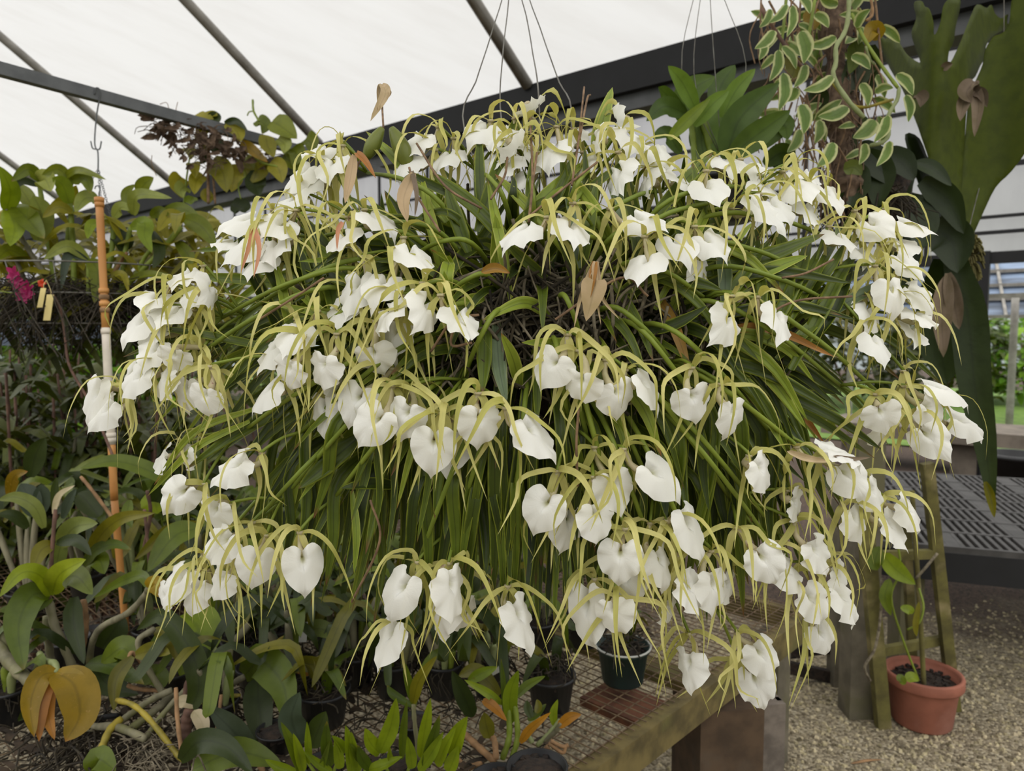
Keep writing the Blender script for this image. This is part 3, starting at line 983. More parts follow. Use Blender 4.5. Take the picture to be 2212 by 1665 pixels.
# ---- blue green leaves
b = bench_pt(600, 1620)
p_ = empty('potted_orchid', b, 'orchid with stiff blue green leaves near the front edge of the bench', 'potted orchid', 'potted orchids on the wire bench')
pot(p_, b, .045, .05)
canes(p_, [([(545, 1622), (560, 1650), (580, 1690)], 14, 'tancane', 1.55, 1.52)])
traced(p_, [([(545, 1624), (500, 1575), (448, 1524)], 46, 'gu', 1.55, 1.5, 'oval'), ([(650, 1608), (630, 1550), (648, 1494)], 50, 'gu', 1.55, 1.54, 'oval'), ([(672, 1615), (690, 1570), (704, 1536)], 42, 'gd', 1.56, 1.56, 'oval'), ([(390, 1642), (430, 1602), (490, 1612), (548, 1672)], 46, 'gd', 1.48, 1.42),
            ([(415, 1662), (510, 1625), (610, 1650)], 56, 'gl', 1.5, 1.5), ([(210, 1665), (215, 1640), (250, 1665)], 50, 'gl', 1.48, 1.46)])
# ---- short bright green reed plant, bottom centre (one clump right, one left)
for base, lst, lb in (((700, 1690), [((652, 1668), (606, 1558), 22), ((655, 1668), (633, 1583), 20), ((668, 1650), (663, 1558), 14), ((640, 1670), (572, 1640), 20), ((715, 1655), (706, 1556), 24), ((760, 1668), (746, 1566), 24), ((775, 1668), (759, 1580), 20), ((718, 1668), (656, 1622), 16), ((690, 1668), (712, 1600), 12), ((735, 1660), (722, 1598), 20), ((745, 1625), (716, 1588), 18), ((790, 1650), (755, 1605), 18)],
                       'low clump of bright yellow green pointed leaves, in front of the blue green leaves'),
                      ((860, 1690), [((821, 1626), (856, 1507), 32), ((820, 1628), (788, 1572), 28), ((868, 1640), (879, 1513), 16), ((908, 1636), (930, 1507), 24), ((918, 1660), (950, 1543), 24), ((945, 1655), (985, 1570), 24), ((975, 1632), (1010, 1547), 38), ((785, 1666), (870, 1634), 22), ((850, 1650), (842, 1612), 12), ((890, 1660), (880, 1590), 22), ((905, 1665), (958, 1580), 24), ((800, 1662), (772, 1608), 22), ((968, 1668), (990, 1610), 28)],
                       'bright green pointed leaf clump beside the tan roots at the bench front')):
    b = bench_pt(base[0], base[1])
    p_ = empty('reed_orchid', b, lb, 'potted orchid', 'short reed orchids at the bench front')
    pot(p_, b, .04, .045)
    for (x0, y0), (x1, y1), w_ in lst:
        traced(p_, [([(x0, y0), ((x0 + x1) / 2 + R(-6, 6), (y0 + y1) / 2 + 3), (x1, y1)], w_, random.choice(('gx', 'gx', 'gl')), 1.46, 1.43, 'oval')], fold=.5)
    canes(p_, [([(base[0] - 40, 1640), (base[0] - 20, 1668), (base[0], 1700)], 7, 'gstem', 1.46, 1.48), ([(base[0] + 30, 1640), (base[0] + 20, 1668), (base[0] + 5, 1700)], 7, 'gstem', 1.46, 1.48)])
# ---- tall leafy reed with pale split leaf
b = bench_pt(895, 1600)
p_ = empty('reed_orchid', b, 'single tall reed with a forked olive top between the hanging flowers', 'potted orchid')
pot(p_, b, .04, .05)
canes(p_, [([(893, 1520), (896, 1560), (905, 1640)], 10, 'cane', 1.5, 1.5)])
traced(p_, [([(892, 1520), (905, 1470), (944, 1416)], 24, 'go', 1.5, 1.46), ([(892, 1520), (882, 1470), (872, 1428)], 16, 'gl', 1.5, 1.48), ([(890, 1525), (850, 1500), (836, 1480)], 16, 'gl', 1.5, 1.5)])
# ---- reed with green upright leaf and orange leaf, at the pots
b = bench_pt(1075, 1745)
p_ = empty('potted_orchid', b, 'orchid with upright green and orange leaves in a black pot by the rail', 'potted orchid', 'potted orchids on the wire bench')
pot(p_, b, .055, .06)
canes(p_, [([(1085, 1640), (1100, 1590), (1098, 1530)], 14, 'gstem', 1.58, 1.6), ([(1105, 1640), (1118, 1590), (1112, 1520)], 13, 'gstem', 1.58, 1.6), ([(1070, 1645), (1030, 1610), (1004, 1585)], 16, 'tancane', 1.55, 1.6), ([(1072, 1640), (1068, 1600), (1056, 1585)], 14, 'tancane', 1.55, 1.6), ([(1040, 1650), (1010, 1655), (985, 1640)], 14, 'tancane', 1.54, 1.56)])
traced(p_, [([(1103, 1565), (1102, 1500), (1120, 1447)], 30, 'gx', 1.6, 1.58, 'oval'), ([(1090, 1545), (1088, 1480), (1082, 1422)], 11, 'gl', 1.6, 1.6), ([(1085, 1520), (1050, 1495), (1003, 1468)], 17, 'gx', 1.6, 1.58), ([(1112, 1508), (1140, 1480), (1178, 1460)], 18, 'gl', 1.6, 1.62),
            ([(1022, 1548), (1000, 1500), (976, 1448)], 34, 'gd', 1.62, 1.6, 'oval'), ([(1058, 1594), (1050, 1565), (1046, 1538)], 30, 'go', 1.58, 1.58, 'oval'), ([(1043, 1512), (1065, 1525), (1095, 1557)], 19, 'gor', 1.6, 1.55), ([(1124, 1604), (1145, 1575), (1190, 1538)], 17, 'gor', 1.58, 1.55), ([(1080, 1500), (1030, 1450), (990, 1460)], 30, 'go', 1.66, 1.68), ([(1012, 1470), (1040, 1455), (1075, 1440)], 22, 'gx', 1.66, 1.66)])
b = bench_pt(1190, 1650)
p_ = empty('potted_orchid', b, 'small orchid with pale twisted roots in a black pot against the wooden rail', 'potted orchid', 'potted orchids on the wire bench')
b2 = PZ(1160, 1725, BZ + .014)
pot(p_, b2, .06, .07)
canes(p_, [([(1160, 1610), (1185, 1585), (1210, 1555)], 11, 'pstem', 1.6, 1.6), ([(1175, 1600), (1200, 1580), (1212, 1560)], 11, 'cane', 1.6, 1.58), ([(1150, 1605), (1140, 1580), (1155, 1550)], 12, 'pstem', 1.6, 1.62)])
traced(p_, [([(1198, 1568), (1195, 1540), (1205, 1510)], 16, 'gx', 1.6, 1.6, 'oval'), ([(1206, 1570), (1230, 1550), (1256, 1543)], 20, 'gor', 1.58, 1.56, 'oval'), ([(1140, 1555), (1160, 1540), (1180, 1520)], 15, 'gl', 1.6, 1.62), ([(1148, 1550), (1140, 1530), (1138, 1512)], 17, 'gd', 1.6, 1.62), ([(1158, 1540), (1163, 1525), (1160, 1510)], 15, 'go', 1.6, 1.62)])
for pts in ([(1180, 1610), (1200, 1640), (1222, 1665)], [(1180, 1612), (1185, 1640), (1180, 1668)], [(1185, 1605), (1215, 1625), (1222, 1610)], [(1190, 1600), (1215, 1612), (1228, 1608)], [(1176, 1615), (1198, 1655), (1204, 1672)]):
    mb = MB()
    mb.tube([P(x, y, 1.52) for x, y in pts], .004, n=6)
    mb.build('root', M['tancane'], p_)
# ---- dark pots under the hanging flowers
for x, y, r, h, mk, lb in ((1345, 1470, .07, .1, 'greenpot', 'dark green pot standing on the bench mesh under the hanging flowers'), (538, 1450, .07, .1, 'blackpot', 'open black pot of bark behind the drooping olive leaves'),
                           (700, 1560, .062, .085, 'blackpot', 'black pot in the shade next to the orange curved leaf'), (1190, 1530, .06, .09, 'blackpot', 'black pot just left of the rusty board')):
    b = bench_pt(x, y)
    p_ = empty('flower_pot', b, lb, 'pot', None)
    pot(p_, b, r, h, mk)
    if mk == 'greenpot':
        mb = MB()
        mb.tube([b + V((math.cos(a / 24 * 6.2832) * r * 1.05, math.sin(a / 24 * 6.2832) * r * 1.05, h * .99)) for a in range(25)], .0028, n=6, seg=24)
        mb.build('rim', M['whitetag'], p_)
    roots(p_, b + Z * h, 50, r * .9, .05, 'darkroot', up=.03, seed=int(x))
    rr = random.Random(int(x))
    for i in range(4):
        a = rr.uniform(0, 6.28)
        c_ = b + Z * (h * .8)
        d = V((math.cos(a), math.sin(a), 0))
        mb = MB()
        mb.leaf([c_ + d * .02, c_ + d * .05 + Z * rr.uniform(.05, .1), c_ + d * rr.uniform(.1, .17) + Z * rr.uniform(.0, .08)], rr.uniform(.022, .035), N=Z - d * .5)
        mb.build('leaf', M[rr.choice(('gd', 'gl', 'go'))], p_)
mb = MB()
q = P(1065, 1452, 1.75)
mb.box(q, V((.026, 0, .014)), V((0, .001, 0)), V((-.003, 0, .006)))
tag(mb.build('plant_label', M['whitetag'], smooth=False), 'blank white plastic plant label stuck among the pots under the orchid', 'label')
mb = MB()
q = P(655, 1365, 1.83)
mb.box(q, V((.010, 0, .0)), V((0, .001, 0)), V((.002, 0, .026)))
tag(mb.build('plant_label', M['whitetag'], smooth=False), 'blank white plant label standing behind the open black pot', 'label')


# ---- filler orchids, built plant by plant, standing further back on the bench
def filler(loc, lb, nb, h, mats, seed, grp='potted orchids on the wire bench', potr=.06, lw=.035, droop=.5, hang=False):
    rr = random.Random(seed)
    p_ = empty('potted_orchid', loc, lb, 'potted orchid', grp)
    if not hang: pot(p_, loc, potr, .09)
    z0 = 0 if hang else .07
    for i in range(nb):
        a = rr.uniform(0, 6.28)
        d = V((math.cos(a), math.sin(a), 0))
        hh = h * rr.uniform(.45, 1)
        b = loc + d * potr * rr.uniform(.1, .8) + Z * z0
        t = b + d * hh * rr.uniform(.1, .5) + Z * hh
        mb = MB()
        mb.tube([b, b.lerp(t, .5) + Z * .02, t], lambda u: .005 + .005 * math.sin(u * math.pi), n=7, seg=9)
        mb.build('cane', M[rr.choice(('cane', 'gstem', 'cane', 'pstem'))], p_)
        for k in range(rr.choice((1, 2, 2))):
            a2 = a + rr.uniform(-1.4, 1.4) + k * 2.2
            e = V((math.cos(a2), math.sin(a2), 0))
            L = rr.uniform(.11, .2)
            mb = MB()
            mb.leaf([t, t + e * L * .45 + Z * L * rr.uniform(.15, .5), t + e * L * .85 + Z * L * rr.uniform(-.3, .45), t + e * L + Z * L * (rr.uniform(-.2, .5) - droop * rr.random())], lw * rr.uniform(.7, 1.2), N=Z + e * -.4 + V((0, -.5, 0)), seg=9, na=1)
            mb.build('leaf', M[rr.choice(mats)], p_)
    roots(p_, loc + Z * (z0 + .01), 40, potr, .07 if not hang else .22, 'darkroot', seed=seed, r=.0015)
    return p_


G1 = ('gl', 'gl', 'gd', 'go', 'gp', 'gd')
for i, (x, y, lb, h, nb) in enumerate((
        (60, 1330, 'shaded orchid behind the bright caned orchid, nearest the picture edge', .34, 8), (190, 1290, 'shaded orchid directly behind the bright caned orchid', .36, 9), (300, 1300, 'orchid in shade under the big pale arched leaf', .34, 9), (420, 1290, 'orchid in shade below the lowest left hand flower bunch', .30, 8),
        (540, 1300, 'orchid in shade behind the open black pot', .28, 8), (660, 1330, 'orchid in shade below the two single hanging flowers', .24, 8), (790, 1380, 'orchid in deep shade under the leaf curtain, beside the paired flowers', .22, 8), (900, 1430, 'orchid in deep shade under the middle of the leaf curtain', .2, 7),
        (1030, 1400, 'orchid in deep shade behind the upright green and orange leaves', .22, 8), (1160, 1400, 'orchid in deep shade behind the dark green pot', .2, 7), (1260, 1390, 'orchid in deep shade between the dark green pot and the bench cross rail', .2, 6), (480, 1400, 'orchid squeezed between the black pot and the dark arching leaf', .2, 6),
        (120, 1190, 'tall orchid at the back of the bench under the hanging basket', .42, 9), (250, 1170, 'tall orchid at the back of the bench beside the pole foot', .4, 9), (20, 1200, 'tall orchid at the back corner of the bench', .42, 9), (380, 1180, 'orchid at the back of the bench under the small half hidden flowers', .36, 8), (520, 1190, 'orchid at the back of the bench behind the twin single flowers', .3, 8), (680, 1210, 'orchid at the back of the bench behind the leaf curtain', .3, 8))):
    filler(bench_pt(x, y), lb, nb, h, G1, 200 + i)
for i, (x, y, lb, h, nb) in enumerate((
        (470, 1590, 'low dark leaved orchid between the dark arching leaf and the blue green leaves', .13, 6), (640, 1500, 'low dark leaved orchid behind the upright blue green leaf', .15, 7), (770, 1480, 'low dark leaved orchid behind the left clump of reed leaves', .16, 8),
        (850, 1500, 'low dark leaved orchid just left of the forked olive reed', .15, 7), (960, 1500, 'low dark leaved orchid just right of the forked olive reed', .15, 7), (330, 1420, 'low orchid under the arching grey cane', .2, 7), (430, 1330, 'orchid in shade between the lowest left flower bunch and the black pot', .24, 8),
        (600, 1420, 'orchid in shade above the drooping olive leaves', .2, 8), (720, 1420, 'orchid in shade under the left end of the leaf curtain', .22, 8), (1060, 1500, 'orchid in shade behind the orange leaf', .16, 7), (840, 1350, 'orchid in the dark under the pair of hanging white lips', .24, 8), (960, 1330, 'orchid in the dark under the three clustered hanging white lips', .24, 8),
        (1110, 1310, 'orchid in the dark under the single hanging white lip', .22, 8), (1330, 1330, 'orchid in the dark at the bench cross rail', .18, 7), (20, 1560, 'low orchid at the bare mesh corner, cut by the picture edge', .1, 4))):
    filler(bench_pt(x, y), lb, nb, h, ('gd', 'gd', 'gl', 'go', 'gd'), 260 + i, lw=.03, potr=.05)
# litter of shed roots and leaves on the mesh
rr = random.Random(61)
lt, ll = MB(), MB()
for i in range(1500):
    x, y = rr.uniform(0, 1240), rr.uniform(1330, 1680)
    b = bench_pt(x, y)
    if (b - E0).dot(EU) < .06: continue
    if x > 1000 and rr.random() < .75: continue
    a = rr.uniform(0, 6.28)
    e = V((math.cos(a), math.sin(a), 0)) * rr.uniform(.03, .1)
    if i % 4: lt.tube([b + Z * .002, b + e * .5 + Z * rr.uniform(.004, .03), b + e + Z * .003], rr.uniform(.001, .0024), n=4, seg=4, caps=False)
    else: ll.leaf([b + Z * .003, b + e * .5 + Z * .012, b + e + Z * .004], rr.uniform(.012, .028), N=Z, seg=4, na=1)
lt.m = 0
nv = len(lt.v)
lt.v += ll.v
lt.uv += ll.uv
lt.f += [tuple(t + nv for t in f) for f in ll.f]
lt.mi += [1] * len(ll.f)
tag(lt.build('plant_litter', [M['darkroot'], M['litterleaf']]), 'brown litter of shed roots and leaves strewn on the bench mesh', 'litter', kind='stuff')
# long arched leaves standing out in the middle distance
b = bench_pt(345, 1300)
p_ = empty('potted_orchid', b, 'orchid whose long green leaves arch across below the pole', 'potted orchid', 'potted orchids on the wire bench')
pot(p_, b, .06, .09)
canes(p_, [([(310, 1190), (325, 1110), (318, 1060)], 8, 'dcane', 2.1, 2.05), ([(325, 1250), (318, 1160), (312, 1100)], 7, 'dcane', 2.0, 2.0), ([(175, 1030), (200, 1060), (252, 1130)], 8, 'tancane', 2.1, 2.05)])
traced(p_, [([(372, 1050), (330, 1020), (250, 996), (172, 1012)], 34, 'gl', 2.1, 2.0), ([(330, 1090), (360, 1050), (385, 1040)], 44, 'gd', 2.1, 2.1), ([(318, 1065), (335, 1085), (340, 1110)], 50, 'gx', 2.1, 2.1, 'oval'), ([(280, 1080), (275, 1110), (285, 1140)], 20, 'gl', 2.05, 2.0),
            ([(430, 1140), (375, 1160), (318, 1236)], 48, 'gl', 1.95, 1.85), ([(430, 1130), (360, 1150), (290, 1210)], 26, 'go', 2.0, 1.9), ([(95, 1140), (75, 1095), (35, 1074), (-5, 1080)], 26, 'gp', 2.0, 1.95), ([(60, 1140), (30, 1115), (-5, 1110)], 24, 'gd', 2.0, 1.95),
            ([(75, 1115), (60, 1070), (45, 1044)], 40, 'gu', 2.1, 2.1), ([(90, 1110), (90, 1070), (88, 1045)], 30, 'gu', 2.12, 2.12), ([(66, 1030), (78, 980), (98, 945)], 36, 'gd', 2.2, 2.2), ([(20, 1075), (30, 1030), (60, 1018)], 22, 'gy', 2.1, 2.05),
            ([(115, 1110), (128, 1070), (162, 1048)], 12, 'cream', 2.0, 2.0), ([(135, 1120), (150, 1080), (165, 1055)], 18, 'gu', 2.05, 2.05), ([(118, 1110), (118, 1060), (122, 1030)], 14, 'gd', 2.05, 2.05), ([(215, 1115), (185, 1080), (168, 1065)], 40, 'gd', 2.1, 2.1)])

# ---- tall shade plants between bench and far side, left
for i, (x, y, d, h, lb, nb) in enumerate(((20, 980, 3.0, .75, 'tall dark foliage plant behind the bench at the picture edge', 16), (120, 980, 3.4, .8, 'tall dark foliage plant behind the bench, in line with the grey post', 16), (260, 990, 3.2, .75, 'tall dark foliage plant behind the bench right of the pole', 16),
                                          (400, 1000, 3.6, .7, 'tall dark foliage plant behind the bench, hidden by the left flower bunches', 14), (60, 900, 4.2, .9, 'shadowy shrub behind the tall dark foliage', 18), (330, 900, 4.4, .9, 'shadowy shrub beyond the pole', 18), (700, 1000, 3.6, .8, 'shadowy shrub behind the white orchid, lower left of its root ball', 16),
                                          (1000, 1000, 3.8, .8, 'shadowy shrub directly behind the white orchid', 16), (1300, 1000, 3.9, .8, 'shadowy shrub behind the white orchid next to the square post', 16))):
    q = P(x, y, d); q.z = 0
    rr = random.Random(400 + i)
    root = empty('shade_shrub', q, lb, 'shrub', 'shade shrubs behind the bench')
    mb, ms = MB(), MB()
    H_ = P(x, y, d).z + h * .55
    for k in range(nb * 2):
        a = rr.uniform(0, 6.28)
        dd = V((math.cos(a), math.sin(a), 0))
        t = q + dd * rr.uniform(.02, .42) + Z * H_ * rr.uniform(.3, 1)
        ms.tube([q + dd * .05, q.lerp(t, .6) + dd * .05, t], .006, n=5, seg=8)
        for m_ in range(15):
            b = q.lerp(t, rr.uniform(.45, 1)) + V((rr.uniform(-.06, .06), rr.uniform(-.06, .06), 0))
            a2 = rr.uniform(0, 6.28)
            e = V((math.cos(a2), math.sin(a2), rr.uniform(-.2, .8))).normalized()
            L = rr.uniform(.1, .26)
            mb.leaf([b, b + e * L * .5 + Z * .02, b + e * L - Z * L * .3], L * rr.uniform(.14, .3), N=Z - dd * .3, seg=6, na=1)
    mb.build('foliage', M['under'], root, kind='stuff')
    ms.build('stem', M['dcane'], root)
q = P(135, 760, 5.2)
mb = MB()
mb.beam(V((q.x, q.y, 0)), V((q.x, q.y, 1.75)), .045, .045, V((0, 1, 0)))
tag(mb.build('grey_post', M['darkrail'], smooth=False), 'thin blue grey post standing left of the pole in the far gap', 'post')
mb = MB()
mb.box(P(40, 718, 6.0), V((.6, .15, 0)), V((-.1, .5, 0)), Z * .1)
tag(mb.build('shed_roof', M['bluepanel'], smooth=False), 'blue grey shed roof edge glimpsed under the hanging basket', 'shed roof')

# ---- hanging basket, left, on its hook and chain
hc = P(175, 640, 2.6)
hb = empty('hanging_basket', hc, 'wire hung basket bursting with broad yellow green orchid leaves', 'hanging plant')
mb = MB()
for z, r in ((0, .26), (-.10, .22), (.10, .28)):
    mb.tube([hc + V((math.cos(a / 20 * 6.2832) * r * 1.25, math.sin(a / 20 * 6.2832) * r, z)) for a in range(21)], .003, n=5, seg=20)
for a in range(14):
    c_, s_ = math.cos(a / 14 * 6.2832), math.sin(a / 14 * 6.2832)
    mb.tube([hc + V((c_ * .35, s_ * .28, .10)), hc + V((c_ * .275, s_ * .22, -.10))], .002, n=5, seg=2)
mb.build('wire_frame', M['wire'], hb)
roots(hb, hc + Z * .03, 800, .36, .26, 'darkroot', seed=9, name='root_mass', r=.0013)
rk = ra.lerp(rb, 0.0)
hook = P(206, 300, 2.62)
mb = MB()
tp_ = P(208, 197, 2.60)
mb.tube([tp_ + V((-.006, .0, -.012)), tp_ + Z * .012, tp_ + V((.010, .01, .0)), P(210, 240, 2.62), P(205, 290, 2.62), P(206, 318, 2.62), P(215, 322, 2.62), P(219, 305, 2.62)], .0026, n=6, seg=30)
mb.tube([P(196, 305, 2.62), P(200, 320, 2.62), P(210, 324, 2.62), P(212, 340, 2.62), P(212, 365, 2.62)], .0026, n=6, seg=20)
mb.build('hook', M['darkrail'], hb)
for x1, y1 in ((150, 470), (240, 470), (222, 480)):
    a, b = P(212, 365, 2.62), P(x1, y1, 2.55)
    mb = MB()
    n = 22
    for k in range(n):
        u = a.lerp(b, (k + .5) / n)
        t = (b - a) / n * .62
        s_ = V((.0035, 0, 0)) if k % 2 else V((0, .0035, 0))
        mb.tube([u - t, u - t * .6 + s_, u + t * .6 + s_, u + t, u + t * .6 - s_, u - t * .6 - s_, u - t], .0011, n=4, seg=12, caps=False)
    mb.build('chain', M['darkrail'], hb)
traced(hb, [([(14, 455), (22, 410), (-2, 358)], 34, 'gx', 2.5, 2.4), ([(16, 452), (32, 490), (22, 532)], 40, 'gx', 2.5, 2.38), ([(32, 445), (62, 475), (96, 516)], 42, 'bl', 2.5, 2.4), ([(82, 520), (88, 460), (72, 422)], 44, 'bp', 2.5, 2.45), ([(90, 392), (62, 366), (24, 392)], 24, 'bl', 2.5, 2.42),
            ([(85, 395), (98, 388), (110, 414)], 40, 'bp', 2.5, 2.42), ([(84, 402), (50, 392), (30, 410)], 16, 'gd', 2.5, 2.46), ([(155, 402), (128, 366), (90, 378)], 22, 'bl', 2.5, 2.45), ([(136, 384), (170, 368), (230, 388)], 16, 'bl', 2.5, 2.4), ([(150, 388), (185, 388), (196, 418)], 26, 'bl', 2.5, 2.42),
            ([(150, 440), (135, 400), (112, 384)], 32, 'gx', 2.5, 2.44), ([(214, 432), (185, 428), (162, 458)], 30, 'bp', 2.5, 2.42), ([(156, 458), (125, 448), (92, 470)], 22, 'bo', 2.5, 2.44), ([(288, 464), (298, 422), (372, 428)], 26, 'bp', 2.48, 2.38), ([(282, 460), (272, 420), (292, 398)], 18, 'bl', 2.5, 2.5),
            ([(300, 418), (312, 398), (332, 383)], 28, 'bl', 2.52, 2.5), ([(325, 468), (345, 456), (366, 466)], 20, 'bl', 2.5, 2.45), ([(398, 472), (365, 468), (340, 500)], 28, 'bo', 2.5, 2.42), ([(398, 470), (436, 490), (468, 534)], 34, 'bl', 2.5, 2.44), ([(282, 492), (312, 482), (312, 510), (328, 546)], 30, 'gx', 2.46, 2.36),
            ([(190, 558), (145, 532), (94, 560)], 24, 'bp', 2.45, 2.35), ([(190, 562), (148, 552), (132, 625)], 18, 'gu', 2.45, 2.36), ([(194, 560), (212, 590), (204, 656)], 30, 'bl', 2.45, 2.36), ([(214, 478), (196, 488), (189, 516)], 20, 'gx', 2.46, 2.4), ([(228, 600), (264, 592), (278, 632)], 14, 'bo', 2.45, 2.38),
            ([(276, 606), (320, 592), (392, 602)], 16, 'bl', 2.5, 2.4), ([(245, 470), (262, 448), (280, 455)], 24, 'bp', 2.5, 2.46), ([(340, 470), (390, 450), (440, 480)], 24, 'bl', 2.56, 2.5), ([(60, 560), (20, 540), (-5, 560)], 26, 'bl', 2.5, 2.4), ([(250, 500), (265, 520), (262, 545)], 40, 'gd', 2.52, 2.5),
            ([(110, 450), (150, 430), (165, 400)], 26, 'bo', 2.54, 2.52), ([(40, 400), (60, 430), (80, 470)], 30, 'bl', 2.56, 2.5), ([(330, 500), (345, 545), (330, 580)], 22, 'gd', 2.5, 2.45), ([(380, 520), (410, 560), (400, 620)], 24, 'bl', 2.52, 2.46)])
canes(hb, [([(38, 500), (65, 545), (98, 595)], 12, 'cane', 2.5, 2.5), ([(160, 620), (158, 540), (152, 440)], 12, 'gstem', 2.52, 2.52), ([(120, 620), (110, 560), (85, 400)], 11, 'gstem', 2.54, 2.52), ([(230, 610), (242, 540), (246, 470)], 12, 'gstem', 2.5, 2.5), ([(250, 640), (330, 560), (392, 490)], 12, 'gstem', 2.5, 2.5),
           ([(262, 640), (268, 560), (282, 490)], 10, 'gstem', 2.5, 2.5), ([(240, 600), (258, 570), (275, 545)], 8, 'tancane', 2.48, 2.48), ([(60, 620), (20, 520), (14, 450)], 10, 'cane', 2.52, 2.5), ([(350, 630), (390, 570), (420, 545)], 10, 'cane', 2.55, 2.55), ([(190, 640), (192, 600), (190, 556)], 10, 'gstem', 2.46, 2.46), ([(290, 600), (310, 560), (325, 540)], 9, 'gstem', 2.5, 2.5), ([(130, 640), (140, 560), (150, 470)], 9, 'gstem', 2.55, 2.55)])
rr = random.Random(77)
mb = MB()
for i in range(330):
    b = hc + V((rr.uniform(-.40, .50), rr.uniform(-.12, .3), rr.uniform(-.10, .26)))
    a = rr.uniform(0, 6.28)
    e = V((math.cos(a), math.sin(a) * .7, rr.uniform(-.2, .9))).normalized()
    L = rr.uniform(.1, .2)
    mb.leaf([b, b + e * L * .5 + Z * .02, b + e * L - Z * L * rr.uniform(0, .5)], L * .24, N=Z - V((0, .6, 0)), seg=7, na=1)
mb.build('foliage', M['bo'], hb, kind='stuff')

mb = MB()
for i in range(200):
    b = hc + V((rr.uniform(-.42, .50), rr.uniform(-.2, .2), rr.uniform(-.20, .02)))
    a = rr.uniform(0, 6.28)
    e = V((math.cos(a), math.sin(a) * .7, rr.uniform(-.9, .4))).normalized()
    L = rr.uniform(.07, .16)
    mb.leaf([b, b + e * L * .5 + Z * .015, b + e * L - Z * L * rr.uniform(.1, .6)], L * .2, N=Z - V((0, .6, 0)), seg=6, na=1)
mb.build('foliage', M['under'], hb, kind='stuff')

# magenta orchid spray
q = P(45, 612, 2.25)
ms_ = empty('magenta_orchid_spray', q, 'magenta orchid flowers on a thin stem in front of the hanging basket', 'flower spray')
for (x, y) in ((30, 590), (42, 612), (36, 602), (60, 622), (62, 632), (52, 640)):
    mb = MB()
    c = P(x, y, 2.25)
    for k in range(5):
        a = k * 1.2566 + R(-.3, .3)
        e = RT * math.cos(a) + Z * math.sin(a) - V((0, .3, 0))
        mb.leaf([c, c + e * .013, c + e * .026], .016, N=V((0, -1, .2)), prof='oval', seg=6, na=1)
    mb.build('flower', M['magenta'], ms_)
mb = MB()
mb.tube([P(-8, 628, 2.26), P(40, 632, 2.25), P(75, 610, 2.25), P(100, 602, 2.3)], .002)
mb.build('stem', M['gstem'], ms_)
mb = MB()
c = P(91, 612, 2.25)
for k in range(5):
    a = k * 1.2566
    e = RT * math.cos(a) + Z * math.sin(a)
    mb.leaf([c, c + e * .008 - V((0, .004, 0)), c + e * .015], .011, N=V((0, -1, .2)), prof='oval', seg=5, na=1)
tag(mb.build('orange_flower', M['orange']), 'tiny orange red flower above the two hanging yellow tags', 'flower')
for (x0, y0, x1, y1, lb) in ((94, 622, 86, 664, 'smaller yellow plastic tag hanging under the orange flower'), (109, 636, 101, 692, 'longer yellow plastic tag hanging beside the smaller tag')):
    mb = MB()
    a, b = P(x0, y0, 2.24), P(x1, y1, 2.24)
    mb.box((a + b) / 2, (b - a) / 2, V((.0085 if x0 < 100 else .011, 0, 0)), V((0, .0008, 0)))
    mb.tube([a, a + V((.002, 0, .012)), P(100, 605, 2.26)], .0008, n=4)
    tag(mb.build('hanging_tag', M['tagm'], smooth=False), lb, 'tag', 'yellow plastic tags')
mb = MB()
mb.tube([P(105, 625, 2.3), P(128, 660, 2.3), P(140, 720, 2.3), P(150, 790, 2.25), P(200, 880, 2.2), P(250, 1000, 2.1)], .004, n=6, seg=24)
tag(mb.build('dry_vine', M['dcane']), 'long dry brown stem trailing down from the yellow tags', 'stem')

# pole
pp = empty('pole', P(243, 1010, 2.2), 'orange brown pipe pole with a white sleeve, standing left of the orchid', 'pole')
a0, a1 = P(214, 425, 2.22), P(247, 1080, 2.22)
def along(y): return a0.lerp(a1, (y - 425) / (1080 - 425))
for y0, y1, r, mk, nm in ((426, 710, .0112, 'pole_o', 'upper_pipe'), (708, 960, .0122, 'pole_w', 'white_sleeve'), (955, 1080, .0112, 'pole_o', 'lower_pipe')):
    mb = MB()
    mb.tube([along(y0), along(y1)], r, n=14, seg=6)
    o_ = mb.build(nm, M[mk], pp)
    if nm == 'white_sleeve': o_['label'] = 'white pipe sleeve'
for y, r, mk in ((432, .0142, 'pole_o'), (442, .0135, 'pole_o'), (628, .0145, 'pole_o'), (642, .0145, 'tancane'), (656, .0145, 'pole_o'), (670, .0142, 'tancane'), (716, .0142, 'pole_w'), (940, .0142, 'pole_w'), (950, .0138, 'pole_w')):
    mb = MB()
    mb.tube([along(y - 5), along(y + 5)], r, n=14, seg=2)
    mb.build('collar', M[mk], pp)
mb = MB()
mb.tube([along(427), along(418), along(410) + V((.004, 0, 0)), along(402) + V((.002, 0, 0)), along(402) + V((-.008, 0, 0)), along(408) + V((-.012, 0, 0))], .002, n=6, seg=18)
mb.build('hook', M['darkrail'], pp)
mb = MB()
foot = bench_pt(252, 1180)
mb.tube([along(1078), V((along(1078).x + .02, along(1078).y, BZ + .016))], .0105, n=12, seg=6)
mb.build('lower_pipe', M['pole_o'], pp)

